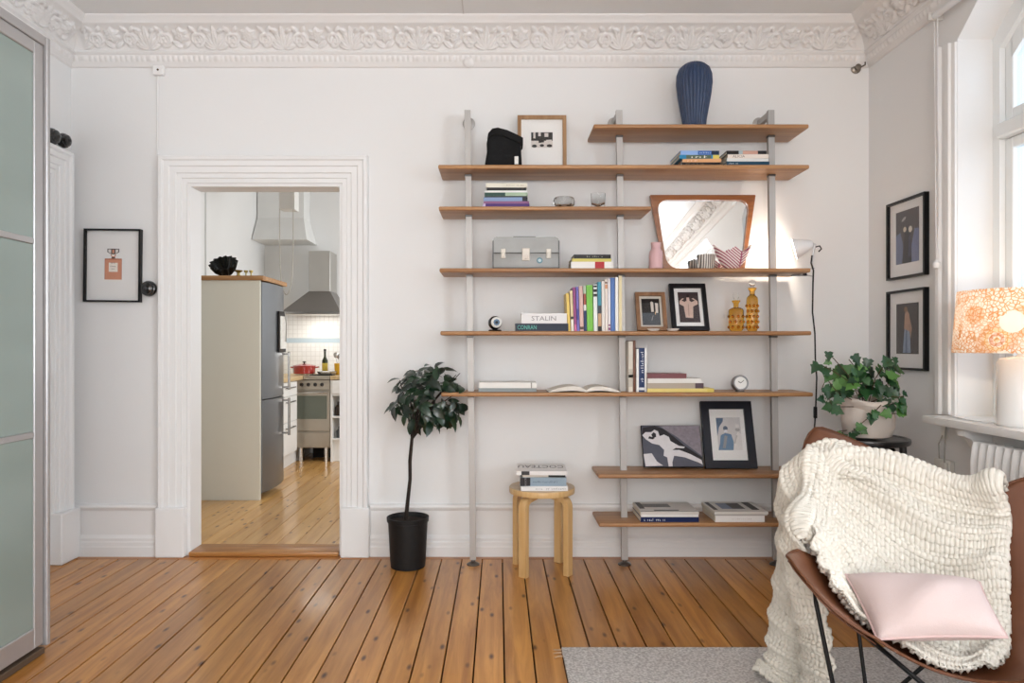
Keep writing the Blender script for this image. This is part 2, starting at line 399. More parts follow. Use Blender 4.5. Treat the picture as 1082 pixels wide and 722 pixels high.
# ---- windows
FRW = pm('#eef0f0', .35, var=.01); PANE = glass('window_glass', '#f4faff', .07)
for wi, (y0, y1) in enumerate(WIN):  # second and third windows are unseen, added to carry the fill light
    w = thing(f'window_{wi+1}', ('white wooden casement window with angled top corners above the radiator', 'white casement window added unseen behind the photographer nearest the radiator', 'white casement window added unseen at the rear of the window wall')[wi], 'window', (2.3, (y0+y1)/2, SILL), kind='structure')
    X0, X1 = XR+.165, XR+.26; tr = 2.20
    b = B(); b.box(X0, X1, y0, y0+.045, SILL-.01, NT); b.box(X0, X1, y1-.045, y1, SILL-.01, NT); b.box(X0, X1, y0+.045, y1-.045, NT-.05, NT); b.box(X0, X1, y0+.045, y1-.045, SILL-.01, SILL+.05)
    for (a, c) in ((y1-.045, y1-.24), (y0+.045, y0+.24)):
        b.ring([[(x, a, NS-.06), (x, a, NT-.05), (x, c, NT-.05)] for x in (X0, X1)])
    b.out('frame', FRW, w, smooth=0)
    B().box(X0-.02, X1, y0+.045, y1-.045, tr-.035, tr+.035, .008).out('transom', FRW, w)
    ym = (y0+y1)/2
    B().box(X0-.005, X1, ym-.035, ym+.035, SILL+.05, NT-.05, .006).out('mullion', FRW, w)
    for (a, c) in ((y0+.047, ym-.037), (ym+.037, y1-.047)):
        for (z0, z1, up) in ((SILL+.052, tr-.037, 0), (tr+.037, NT-.052, 1)):
            s = B(); e = .048; xs0, xs1 = X0+.025, X0+.065
            s.box(xs0, xs1, a, a+e, z0, z1, .004); s.box(xs0, xs1, c-e, c, z0, z1, .004); s.box(xs0, xs1, a+e, c-e, z0, z0+e+.01, .004); s.box(xs0, xs1, a+e, c-e, z1-e, z1, .004)
            if up:
                q = y1-.047 if c > ym+.1 else y0+.047; sg = -1 if c > ym+.1 else 1
                s.ring([[(x, q+sg*.04, NS-.12), (x, q+sg*.04, z1-.04), (x, q+sg*.26, z1-.04)] for x in (xs0, xs1)])
            sash = s.out('sash', FRW, w, smooth=0)
            B().box(xs0+.018, xs0+.022, a+e, c-e, z0+e+.01, z1-e).out('pane', PANE, sash, smooth=0)
    tag(B().box(XR-.145 if wi == 0 else XR-.04, XR+.165, y0-.03 if wi else y0-.05, y1+.035, SILL-.035, SILL, .004, 2).out(f'trim_sill_{wi+1}', pm('#f1f0ef', .25, var=.01), smooth=30),
        ('deep white window sill carrying the patterned table lamp', 'white sill under the added second window', 'white sill under the added third window')[wi], 'window sill', kind='structure')
# outside the windows: a courtyard facade is lost in the bright sky, so only the niche casing and bracket remain
PIL = [(0, 0), (0, .012), (.02, .016), (.024, .028), (.05, .028), (.056, .02), (.085, .02), (.092, .032), (.118, .032), (.122, 0)]
b = B(); b.ring([[(XR-d, 3.362+w, SILL+.001), (XR-d, 3.362+w, NS-.01+w*.15)] for w, d in PIL], close=False)
b.ring([[(XR-d, 3.362+w, NS-.01+w*.15) for w, d in PIL]]*1 + [[(XR, 3.362+w, NS-.009+w*.15) for w, d in PIL]], close=False)
tag(b.out('trim_3', TRIM, smooth=25), 'fluted white pilaster strip beside the window niche', 'window casing', kind='structure')
b = B(); poly = [(0, 0), (.12, 0), (.12, -.03), (.09, -.045), (.06, -.09), (.035, -.16), (.03, -.2), (0, -.2)]
b.ring([[(XR-.001-x, y, SILL-.036+z) for x, z in poly] for y in (3.17, 3.12)])
tag(b.out('trim_sill_bracket', TRIM, smooth=0), 'curved white bracket holding up the window sill', 'bracket', kind='structure')

# ================================================================== KITCHEN
KX0, KX1, KY0, KY1, KZ = -2.62, .55, D+WT+.02, 8.05, 3.10
KW = pm('#e8e8e6', .6, var=.012)
kf = B().box(KX0, KX1, D+WT, KY1, -.1, -.006).out('floor_kitchen', GAP, smooth=0); tag(kf, 'pale pine board floor of the kitchen', 'floor', kind='structure')
kp = B().box(-BW/2+.002, BW/2-.002, KY0, KY1, -.0059, .016, .001).out('plank', PINE_K, kf, smooth=0)
first = True
for k in range(24):
    cx = -2.55+k*BW
    o = kp if first else kp.copy()
    if not first: COL.objects.link(o)
    first = False; o.location = (cx, 0, R.uniform(-.0006, .0006))
tag(B().box(KX0-.1, KX0, D+WT, KY1, -.1, KZ).out('wall_kitchen_left', KW, smooth=0), 'white left wall of the kitchen behind the refrigerator', 'wall', kind='structure')
kb = tag(B().box(KX0-.1, KX1+.1, KY1, KY1+.1, -.1, KZ).out('wall_kitchen_back', KW, smooth=0), 'white far wall of the kitchen behind the stove', 'wall', kind='structure')
b = B(); b.box(KX1, KX1+.1, D+WT, 5.8, -.1, KZ); b.box(KX1, KX1+.1, 7.4, KY1, -.1, KZ); b.box(KX1, KX1+.1, 5.8, 7.4, -.1, 1.0); b.box(KX1, KX1+.1, 5.8, 7.4, 2.5, KZ)
tag(b.out('wall_kitchen_right', KW, smooth=0), 'white window wall of the kitchen out of sight', 'wall', kind='structure')
tag(B().box(KX0-.1, KX1+.1, D+WT, KY1+.1, KZ, KZ+.1).out('ceiling_kitchen', CEIL, smooth=0), 'white kitchen ceiling', 'ceiling', kind='structure')
# tiled splashback (tiles of a few pixels: material)
m, nt, p = newmat('splashback_tiles'); tc = nt.nodes.new('ShaderNodeTexCoord'); sp = nt.nodes.new('ShaderNodeSeparateXYZ'); nt.links.new(tc.outputs['Object'], sp.inputs[0])
cbx = nt.nodes.new('ShaderNodeCombineXYZ'); nt.links.new(sp.outputs[0], cbx.inputs[0]); nt.links.new(sp.outputs[2], cbx.inputs[1])
bk = nt.nodes.new('ShaderNodeTexBrick'); bk.offset = 0; bk.inputs['Scale'].default_value = 1; bk.inputs['Brick Width'].default_value = .05; bk.inputs['Row Height'].default_value = .05; bk.inputs['Mortar Size'].default_value = .003
bk.inputs['Color1'].default_value = lin('#eeeeec'); bk.inputs['Color2'].default_value = lin('#f4f4f2'); bk.inputs['Mortar'].default_value = lin('#dfdedb')
nt.links.new(cbx.outputs[0], bk.inputs['Vector'])
mt = nt.nodes.new('ShaderNodeMath'); mt.operation = 'COMPARE'; mt.inputs[1].default_value = 1.275; mt.inputs[2].default_value = .026; nt.links.new(sp.outputs[2], mt.inputs[0])
ck = nt.nodes.new('ShaderNodeTexChecker'); ck.inputs['Scale'].default_value = 66; ck.inputs[1].default_value = lin('#dbe4e9'); ck.inputs[2].default_value = lin('#a3bfce'); nt.links.new(cbx.outputs[0], ck.inputs[0])
nt.links.new(mixcol(nt, mt.outputs[0], bk.outputs[0], ck.outputs[0]), p.inputs['Base Color']); p.inputs['Roughness'].default_value = .15
B().box(KX0, -.9, KY1-.012, KY1, .90, 1.56).out('tile_splashback', m, kb, smooth=0)
# refrigerator standing in its panel
STEEL = pm('#7d8084', .32, .9, var=.05, vscale=3); STEELD = pm('#8a8682', .36, .85, var=.04); CHR = pm('#d6d4d0', .22, 1)
FX = -1.857; G = .0167
fr = thing('refrigerator', 'tall steel refrigerator with bar handles boxed in by a cream side panel', 'refrigerator', (-2.2, 5.85, G))
B().box(-2.53, FX+.006, 5.575, 5.600, G, 1.722, .001).out('side_panel', pm('#d9d6c8', .5, var=.01), fr)
B().box(-2.53, FX-.01, 5.602, 6.16, G+.03, 1.715, .004).out('body', pm('#6d6f70', .45, .5), fr)
for z0, z1 in ((G+.05, .788), (.796, 1.712)):
    b = B(); n = 8; r = []
    for i in range(n+1):
        t = i/n; y = 5.604+.556*t; r.append((FX-.008+.050*(1-(2*t-1)**2)*.55+.022, y))
    poly = r+[(FX-.009, 6.16), (FX-.009, 5.604)]
    b.ring([[(x, y, z) for x, y in poly] for z in (z0, z1)])
    d = b.out('door', STEEL, fr, smooth=30)
    zz = (.845, 1.165) if z0 > .5 else (.46, .775)
    h = B(); hx, hy = FX+.085, 6.08; h.box(hx-.009, hx+.009, hy-.011, hy+.011, zz[0], zz[1], .003)
    for q in zz: h.box(FX, hx, hy-.008, hy+.008, q-.008+(.02 if q == zz[0] else -.02), q+.008+(.02 if q == zz[0] else -.02))
    h.out('handle', CHR, d)
ft = B().box(-2.56, FX+.035, 5.56, 6.19, 1.7225, 1.758, .003).out('wooden_top_board', wood('fridge_top', '#8e5f33', '#b58a58', 0, 10, .45), None)
tag(ft, 'oiled wooden board lying on top of the refrigerator', 'board')
nb = thing('hanging_notepad', 'black and white notepad hanging on the refrigerator door', 'notepad', (FX+.05, 5.98, 1.3))
B().box(FX+.046, FX+.058, 5.90, 6.08, 1.16, 1.50, .002).out('board', pm('#26211f', .5), nb)
B().box(FX+.0585, FX+.064, 5.915, 6.065, 1.19, 1.46).out('paper', pm('#dedbd4', .7, var=.2, vscale=40), nb)
B().tube([(FX+.07, 6.0, 1.50), (FX+.085, 6.0, 1.40), (FX+.078, 6.01, 1.25)], .006, 6).out('clip', CHR, nb)
# things on the refrigerator
b = B()
def fan(a, z): return 1+.10*math.cos(14*a)
b.lathe([(.03, 0), (.04, .004), (.08, .05), (.105, .11), (.10, .115), (.07, .05), (.03, .012)], (0, 0, 0), 56, T(-2.20, 5.80, 1.805) @ RX(38) @ RZ(20) @ T(0, 0, -.02), fan)
tag(b.out('scalloped_bowl', pm('#23231f', .35)), 'black scalloped bowl tipped up on the refrigerator top', 'bowl')
ch = thing('candle_holder', 'small brass candle holder with two cups on the refrigerator top', 'candle holder', (-2.03, 5.72, 1.759))
BRASS = pm('#a8955a', .3, .9)
B().lathe([(.035, .0), (.038, .006), (.02, .012), (.012, .02), (.012, .035), (.03, .05), (.032, .056), (.0, .056)], (-2.07, 5.72, 1.759), 16).out('base', BRASS, ch)
for q in (-2.01, -1.97): B().lathe([(.012, 0), (.005, .006), (.005, .035), (.014, .04), (.016, .055), (.0, .055)], (q, 5.72, 1.759), 12).out('cup', BRASS, ch)
# base units and worktop along the left wall
WHT = pm('#efeeea', .4, var=.01)
cab = thing('base_cabinet', 'white base cabinet with bar-handled drawers beyond the refrigerator', 'cabinet', (-2.3, 6.75, G))
B().box(-2.60, -2.055, 6.21, 7.26, .15, .865).out('carcass', WHT, cab, smooth=0)
B().box(-2.58, -2.10, 6.23, 7.24, G, .15).out('plinth', WHT, cab, smooth=0)
for (y0, y1) in ((6.22, 6.73), (6.735, 7.25)):
    for (z0, z1) in ((.165, .47), (.475, .72), (.725, .858)):
        d = B().box(-2.054, -2.034, y0, y1, z0, z1, .002).out('drawer', WHT, cab)
        h = B(); zc = z1-.05; h.cyl((-2.012, y0+.12, zc), (-2.012, y1-.12, zc), .006, seg=8)
        for q in (y0+.14, y1-.14): h.cyl((-2.034, q, zc), (-2.012, q, zc), .004, seg=6)
        h.out('handle', pm('#5c5a57', .35, .9), d)
WT_M = wood('kitchen_worktop', '#b99a6a', '#d6bd90', 1, 10, .4)
tag(B().box(-2.61, -2.02, 6.205, 8.03, .866, .906, .004).out('worktop', WT_M), 'blond wooden worktop running along the kitchen wall', 'worktop')
# stove
SX0, SX1, SY = -2.245, -1.742, 7.42
ct = thing('corner_filler', 'white filler panel between the drawers and the stove', 'panel', (-2.3, 7.5, G))
B().box(-2.60, -2.107, 7.262, 8.03, G, .865).out('panel', WHT, ct, smooth=0)
st = thing('gas_stove', 'steel gas stove with four knobs and a glass oven door', 'stove', (-2.0, 7.7, G))
OVEN = pm('#b3aa9c', .33, .75, var=.04)
B().box(SX0+.14, SX1, SY+.02, 8.02, .16, .862).out('body', OVEN, st, smooth=0)
B().box(SX0+.228, SX1+.002, SY-.01, 8.03, .866, .905, .003).out('hob', OVEN, st)
B().box(SX0+.14, SX1, SY, SY+.02, .765, .862, .002).out('control_panel', OVEN, st)
for i in range(4):
    cx = SX0+.212+i*.070
    B().lathe([(.019, 0), (.019, .008), (.014, .010), (.013, .026), (.0, .027)], (0, 0, 0), 12, T(cx, SY, .815) @ RX(90)).out('knob', pm('#3b3836', .3, .5), st)
dd = B().box(SX0+.142, SX1-.002, SY, SY+.02, .335, .752, .003).out('oven_door', OVEN, st)
B().box(SX0+.165, SX1-.03, SY-.002, SY, .46, .70).out('window', pm('#6d7267', .12, .2), dd)
B().cyl((SX0+.16, SY-.03, .735), (SX1-.02, SY-.03, .735), .009).out('handle', CHR, dd)
B().box(SX0+.142, SX1-.002, SY, SY+.02, .165, .322, .003).out('warming_drawer', OVEN, st)
for q in (SX0+.19, SX1-.05): B().cyl((q, SY+.06, G), (q, SY+.06, .16), .024, seg=12).out('leg', CHR, st)
B().box(SX0+.25, SX1, SY+.30, SY+.32, G, .16).out('plinth_back', pm('#1a1513', .8), st, smooth=0)
for q in (SX0+.34, SX0+.44): B().box(q-.07, q+.07, 7.50, 7.64, .905, .915, .003).out('pan_support', pm('#1f1d1c', .6), st)
# white open shelf unit right of the stove
su = thing('open_shelf_unit', 'white open kitchen shelf unit with a drawer beside the stove', 'cabinet', (-1.5, 7.7, G))
U0, U1 = -1.735, -1.28
b = B(); b.box(U0, U0+.018, SY, 8.02, G, .865); b.box(U1-.018, U1, SY, 8.02, G, .865); b.box(U0+.018, U1-.018, 8.0, 8.02, G, .865); b.out('carcass', WHT, su, smooth=0)
for z in (.24, .47, .70): B().box(U0+.019, U1-.019, SY+.004, 7.999, z, z+.018).out('shelf', WHT, su, smooth=0)
dw = B().box(U0+.019, U1-.019, SY-.015, SY+.004, .722, .86, .003).out('drawer', WHT, su); B().sphere((U0+.12, SY-.03, .79), .013).out('knob', pm('#3a3634', .4, .8), dw)
B().box(U0+.019, U1-.019, SY+.05, SY+.07, G, .24).out('plinth', WHT, su, smooth=0)
tag(B().box(U0, U1+.3, SY-.02, 8.03, .866, .906, .004).out('worktop', WT_M), 'short blond worktop over the open shelf unit right of the stove', 'worktop')
for i, (z, xx, h, c, lb) in enumerate(((.488, -1.67, .15, '#2c2018', 'dark glass bottle lying back on the middle kitchen shelf'), (.488, -1.60, .17, '#7a2f22', 'red and brown packet-like jar on the middle kitchen shelf'), (.718-.46, -1.66, .12, '#45484a', 'dark round jar on the lowest kitchen shelf'))):
    b = B(); b.lathe([(.033, 0), (.036, .006), (.036, h*.6), (.014, h*.78), (.013, h*.96), (.0, h)], (xx, 7.50, z+.0005), 14); tag(b.out('bottle', pm(c, .25)), lb, 'bottle')
# pot, bottle, crock, pan on the hob
pt = thing('cooking_pot', 'red enamel cooking pot with lid on the stove', 'pot', (-2.10, 7.62, .907))
RED = pm('#a8322b', .2, coat=.6)
B().lathe([(.095, .010), (.112, .016), (.118, .09), (.0, .091)], (-2.06, 7.62, .907), 28).out('body', RED, pt)
B().lathe([(.122, .0915), (.118, .100), (.06, .115), (.0, .12)], (-2.06, 7.62, .907), 28).out('lid', RED, pt)
B().lathe([(.008, .118), (.008, .128), (.02, .132), (.018, .142), (.0, .146)], (-2.06, 7.62, .907), 14).out('knob', pm('#2a2320', .4), pt)
for s_ in (-1, 1): B().tube([(-2.06+s_*.117, 7.60, .985), (-2.06+s_*.148, 7.61, .99), (-2.06+s_*.148, 7.64, .99), (-2.06+s_*.117, 7.65, .985)], .008, 6).out('handle', RED, pt)
bt = thing('oil_bottle', 'dark green oil bottle with a yellow label behind the hob', 'bottle', (-1.87, 7.8, .906))
B().lathe([(.028, 0), (.031, .005), (.031, .15), (.012, .19), (.012, .245), (.0, .246)], (-1.885, 7.80, .906), 16).out('body', pm('#2c301a', .12), bt)
B().lathe([(.0315, .04), (.0316, .042), (.0316, .12), (.0315, .122)], (-1.885, 7.80, .906), 16, cap0=False, cap1=False).out('label', pm('#c9b24c', .5), bt)
B().cyl((-1.885, 7.80, 1.1525), (-1.885, 7.80, 1.18), .014).out('cap', pm('#1d1b19', .5), bt)
ck_ = thing('utensil_crock', 'yellow crock beside the stove holding the cooking utensils', 'crock', (-1.72, 7.75, .907))
b = B(); b.lathe([(.05, 0), (.058, .006), (.066, .12), (.062, .122), (.055, .01)], (-1.70, 7.72, .9065), 20); b.out('body', pm('#d9a62c', .3), ck_)
for i, (dx, dy, L, lb) in enumerate(((-.05, .0, .16, 'steel ladle leaning left in the yellow crock'), (-.02, .03, .13, 'steel spatula with wide blade in the yellow crock'), (.03, .01, .14, 'wooden spoon standing in the yellow crock'))):
    b = B(); p0 = Vector((-1.70+dx*.3, 7.72, .925)); p1 = Vector((-1.70+dx, 7.72+dy, 1.03+L*.55))
    b.tube([p0, p1], .005, 6); b.sphere(tuple(p1), .024, 10, 6, (1, .35, 1.4))
    tag(b.out('utensil', pm('#a37a47', .5) if i == 2 else pm('#bdbab4', .3, .9)), lb, 'utensil')
pn = B(); pn.lathe([(.02, .0), (.09, .004), (.105, .028), (.101, .030), (.086, .010), (.0, .009)], (-1.81, 7.58, .9165), 28)
tag(pn.out('frying_pan_lid', pm('#c5c3bf', .25, .95)), 'shallow steel pan on the right side of the hob', 'pan')
# cooker hood
hd = thing('cooker_hood', 'steel pyramid cooker hood with a square chimney above the stove', 'cooker hood', (-1.95, 7.8, 1.54))
HX0, HX1, HY0 = -2.27, -1.655, 7.52
b = B(); b.ring([[(HX0, HY0, 1.575), (HX1, HY0, 1.575), (HX1, 8.03, 1.575), (HX0, 8.03, 1.575)], [(-2.04, 7.72, 1.80), (-1.81, 7.72, 1.80), (-1.81, 8.03, 1.80), (-2.04, 8.03, 1.80)]])
b.out('canopy', STEELD, hd, smooth=0)
B().box(HX0, HX1, HY0, 8.03, 1.545, 1.5745, .002).out('rim', CHR, hd)
B().box(-2.04, -1.81, 7.72, 8.03, 1.8005, 2.235, .002).out('chimney', pm('#b6b3ad', .32, .8), hd)
kl = bpy.data.lights.new('cooker_hood_lamp', 'AREA'); kl.size = .3; kl.energy = 2.2; kl.color = (1, .95, .86)
ko = bpy.data.objects.new('cooker_hood_lamp', kl); COL.objects.link(ko); ko.location = (-1.96, 7.75, 1.543)
tag(B().cyl((KX0+.007, 6.42, .02), (KX0+.007, 6.42, 3.09), .006, seg=10).out('trim_kitchen_pipe', KW), 'thin white painted pipe running up the kitchen wall above the refrigerator', 'pipe', kind='structure')
# boxed flue on the far wall, pulley box with cord
b = B(); b.ring([[(-2.61, ya_, z_), (xb_, ya_, z_), (xb_, 8.045, z_), (-2.61, 8.045, z_)] for (xb_, ya_, z_) in ((-2.03, 7.60, 2.34), (-2.11, 7.78, 2.60), (-2.11, 7.78, 3.095))]); tag(b.out('flue_box', pm('#e2e2df', .6), smooth=0), 'pale boxed flue with a slanted side above the cooker hood', 'flue')
pb = thing('pulley_box', 'white ceiling pulley box with a long looped cord in the kitchen', 'pulley', (-1.95, 6.6, 3.1))
B().box(-2.00, -1.86, 6.55, 6.69, 2.46, 3.09).out('housing', pm('#d8d6d0', .5), pb, smooth=0)
xs = np.linspace(0, 1, 25); cp = []
for t in xs:
    a = math.pi*t; cp.append((-1.93-.062*math.cos(a)*(1 if abs(t-.5) > .2 else .98), 6.54, 2.46-.78*math.sin(a)**.45))
B().tube(cp, .005, 5).out('cord', pm('#b9b4aa', .6), pb)
# ================================================================== LIVING ROOM: WARDROBE AND WALL THINGS
ALU = pm('#b5b3b3', .35, .55, var=.03)
FROST, nt, p = newmat('frosted_green_glass')
nz = nt.nodes.new('ShaderNodeTexNoise'); nz.inputs['Scale'].default_value = 1.6; nz.inputs['Detail'].default_value = 1
tc = nt.nodes.new('ShaderNodeTexCoord'); mpn = nt.nodes.new('ShaderNodeMapping'); mpn.inputs['Scale'].default_value = (1, .5, 2.2)
nt.links.new(tc.outputs['Object'], mpn.inputs[0]); nt.links.new(mpn.outputs[0], nz.inputs[0])
nt.links.new(mixcol(nt, nz.outputs[0], lin('#73827b'), lin('#9daaa4')), p.inputs['Base Color'])
p.inputs['Roughness'].default_value = .42; p.inputs['Coat Weight'].default_value = .55; p.inputs['Coat Roughness'].default_value = .10
WX = -1.794
wd = thing('sliding_wardrobe', 'tall wardrobe with frosted green glass doors in aluminium frames', 'wardrobe', (-2.13, 1.7, 0))
b = B(); b.box(XL+.036, WX-.05, 2.835, 2.856, .0008, 2.43); b.box(XL+.036, WX-.05, -.2, 2.835, 2.41, 2.43); b.box(XL+.036, WX-.05, -.2, 2.835, .0008, .04); b.box(XL+.036, XL+.05, -.2, 2.835, .04, 2.41)
b.out('carcass', pm('#c9c7c4', .5), wd, smooth=0)
B().box(WX-.049, WX+.012, 2.838, 2.860, .030, 2.432, .003).out('end_profile', ALU, wd)
B().box(WX-.049, WX+.004, -.2, 2.8375, .0008, .026, .002).out('floor_track', pm('#5b4a3c', .5), wd)
B().box(WX-.049, WX+.006, -.2, 2.8375, 2.395, 2.432, .002).out('top_track', ALU, wd)
for (y0, y1, xo) in ((1.86, 2.834, 0), (.88, 1.90, -.024), (-.1, .92, 0)):
    d = B(); x0, x1 = WX-.022+xo, WX+xo
    d.box(x0, x1, y1-.055, y1, .040, 2.394, .003); d.box(x0, x1, y0, y0+.055, .040, 2.394, .003)
    d.box(x0, x1, y0+.055, y1-.055, .040, .120, .003); d.box(x0, x1, y0+.055, y1-.055, 2.345, 2.394, .003)
    d = d.out('door', ALU, wd)
    for z in (.868, 1.618): B().box(x0, x1, y0+.0555, y1-.0555, z-.012, z+.012, .002).out('rail', ALU, d)
    for (z0, z1) in ((.121, .855), (.881, 1.605), (1.631, 2.344)):
        B().box(x0+.006, x1-.006, y0+.0555, y1-.0555, z0, z1).out('pane', FROST, d, smooth=0)
# round bakelite fittings
BAK = pm('#131313', .22, coat=.5)
def rosette(name, label, M, r, cat):
    t = thing(name, label, cat, M.translation, 'black bakelite wall fittings')
    B(M).lathe([(r*.7, 0), (r*.7, r*.5), (r, r*.5), (r, r*.62), (r*.9, r*.9), (r*.80, r*.94), (r*.74, r*1.2), (r*.5, r*1.38), (r*.0, r*1.42)], (0, 0, 0), 24).out('dome', BAK, t)
    B(M).lathe([(r*.22, r*1.4), (r*.22, r*1.48), (r*.12, r*1.54), (0, r*1.56)], (0, 0, 0), 12).out('button', pm('#3a3a3c', .3), t)
rosette('light_switch', 'round black bakelite switch between the perfume print and the doorway', T(wx(159.5, D), D-.0005, wz(305.5, D)) @ RX(90), .046, 'switch')
rosette('wall_bell', 'larger black round bakelite bell above the left door, nearer the wardrobe', T(XL+.0005, 3.945, wz(144.5, 3.95)) @ RY(90), .046, 'bell')
rosette('wall_bell', 'smaller black round bakelite bell above the left door, nearer the corner', T(XL+.0005, 4.055, wz(149, 4.06)) @ RY(90), .042, 'bell')
# junction box and cable on the back wall
jx = wx(169, D)
jb_ = thing('junction_box', 'small square white junction box under the cornice above the doorway', 'junction box', (jx, D, 2.8))
B().box(jx-.032, jx+.032, D-.026, D-.0005, 2.775, 2.828, .004).out('housing', TRIM, jb_)
B().cyl((jx, D-.0262, 2.803), (jx, D-.029, 2.803), .006).out('screw', pm('#5a4b3a', .4, .6), jb_)
B().tube([(jx-.01, D-.006, 2.775), (jx-.012, D-.006, 2.6), (jx-.013, D-.006, DZ+.166)], .0045, 6).out('cable', TRIM, jb_)
hk = thing('curtain_hook', 'small round tarnished metal hook on the wall in the right corner', 'hook', (wx(904, D), D, 2.8))
b = B(T(wx(904, D), D-.0005, wz(73, D)) @ RX(90)); b.lathe([(.028, 0), (.028, .006), (.02, .012), (.012, .014), (.012, .03), (.018, .034), (.0, .038)], (0, 0, 0), 16); b.out('rosette', pm('#8d857b', .35, .8), hk)
B().tube([(wx(907, D), D-.03, wz(73, D)), (wx(911, D), D-.034, wz(71, D)), (wx(911, D), D-.034, wz(68, D))], .004, 6).out('pin', pm('#6d655b', .35, .8), hk)
b = B(T(wx(495, D), D-.018, wz(67, D)) @ RX(90)); b.lathe([(.032, 0), (.032, .008), (.024, .018), (.012, .024), (.0, .025)], (0, 0, 0), 18); tag(b.out('plaster_rosette', PLASTER), 'small white plaster rosette on the cornice above the left upright', 'rosette')

# ================================================================== PICTURE FRAMES
PGL = glass('picture_glass', '#ffffff', .045)
def disc(cx, cz, rx, rz, n=14, rot=0):
    o = []
    for k in range(n):
        a = 2*math.pi*k/n; x, z = rx*math.cos(a), rz*math.sin(a); c, s = math.cos(rot), math.sin(rot)
        o.append((cx+x*c-z*s, cz+x*s+z*c))
    return o
def art(parent, M, w, h, cx, z0, y, ground, shapes, name='print'):
    """flat print: ground rectangle with cut shapes given in 0..1 of the print"""
    mats = [ground]; b = B(M)
    b.box(cx-w/2, cx+w/2, y, y+.0006, z0, z0+h)
    for i, (poly, m) in enumerate(shapes):
        if m not in mats: mats.append(m)
        b.mi = mats.index(m); yy = y-.00012*(i+1)
        b.bm.faces.new([b.bm.verts.new((cx-w/2+u*w, yy, z0+v*h)) for u, v in poly]).material_index = b.mi
    # keep the printed shapes facing the viewer
    bm = b.bm; bm.transform(M); bm.normal_update()
    me = bpy.data.meshes.new(name); bm.to_mesh(me); bm.free()
    for m in mats: me.materials.append(m)
    return link(name, me, parent)
def frame(name, label, cat, M, W, H, fw, dp, fmat, art_rect, ground, shapes, matcol='#efeeec', group=None, pane=True):
    t = thing(name, label, cat, M.translation, group)
    b = B(M); q = fw*.75
    o = [(-W/2, 0), (W/2, 0), (W/2, H), (-W/2, H)]; i = [(-W/2+fw, fw), (W/2-fw, fw), (W/2-fw, H-fw), (-W/2+fw, H-fw)]; ib = i
    rings = []
    for k in range(5):
        j = k % 4
        rings.append([(o[j][0], 0, o[j][1]), (o[j][0], -dp, o[j][1]), (i[j][0], -dp, i[j][1]), (i[j][0], -dp*.35, i[j][1]), (i[j][0], 0, i[j][1])])
    b.ring(rings, cap0=False, cap1=False)
    bmesh.ops.remove_doubles(b.bm, verts=b.bm.verts, dist=1e-5)
    b.out('frame', fmat, t, smooth=20)
    B(M).box(-W/2+fw+.0003, W/2-fw-.0003, -dp*.35, -.001, fw+.0003, H-fw-.0003).out('mat_board', pm(matcol, .8, var=.01), t, smooth=0)
    u0, u1, v0, v1 = art_rect
    if shapes is not None: art(t, M, (u1-u0)*W, (v1-v0)*H, ((u0+u1)/2-.5)*W, v0*H, -dp*.35-.0012, ground, shapes)
    if pane: B(M).box(-W/2+fw+.0005, W/2-fw-.0005, -dp*.7, -dp*.7+.0015, fw+.0005, H-fw-.0005).out('glass_pane', PGL, t, smooth=0)
    return t
BLK = pm('#0e0e10', .35); OAK = wood('oak_frame', '#8d6743', '#b08a62', 2, 12, .45); 
# perfume print
PW, PH = 60.5*D/F*.985, 78*D/F*.985
Mp = T(wx(120.5, D), D-.0006, wz(319.5, D)) @ RY(.6)
salmon, sal2, ink, ivory = pm('#d08f72', .6, var=.08, vscale=30), pm('#b87355', .6), pm('#3a3432', .6), pm('#efe6dc', .6)
sh = [([(.27, 0), (.73, 0), (.73, .62), (.27, .62)], salmon), ([(.27, .585), (.73, .585), (.73, .62), (.27, .62)], sal2), ([(.27, 0), (.73, 0), (.73, .02), (.27, .02)], ivory),
      ([(.27, .02), (.285, .02), (.285, .6), (.27, .6)], sal2), ([(.715, .02), (.73, .02), (.73, .6), (.715, .6)], sal2),
      ([(.38, .24), (.62, .24), (.62, .50), (.38, .50)], ivory), ([(.45, .62), (.55, .62), (.55, .66), (.45, .66)], ink),
      ([(.46, .66), (.54, .66), (.58, .74), (.42, .74)], sal2), ([(.47, .68), (.53, .68), (.55, .74), (.45, .74)], ivory),
      ([(.34, .80), (.46, .74), (.54, .74), (.66, .80), (.66, .90), (.34, .90)], ink), ([(.365, .81), (.44, .765), (.44, .88), (.365, .88)], pm('#dcd6d0', .6)), ([(.56, .765), (.635, .81), (.635, .88), (.56, .88)], pm('#dcd6d0', .6)), ([(.47, .77), (.53, .77), (.53, .87), (.47, .87)], salmon)]
pf = frame('perfume_print', 'black framed print of an orange perfume bottle left of the doorway', 'picture', Mp, PW, PH, .010, .030, BLK, (.17, .83, .30, .78), pm('#e9e7e5', .7, var=.01), sh, '#e9e7e5')
for s_, vv, wdt, hgt in (('N°5', .565, .022, .008), ('CHANEL', .520, .034, .007), ('PARIS', .487, .018, .005)):
    text(s_, Mp @ T(-wdt/2, -.0140, vv*PH-.016) @ RX(90), wdt, hgt, pm('#2b2523', .6), pf)
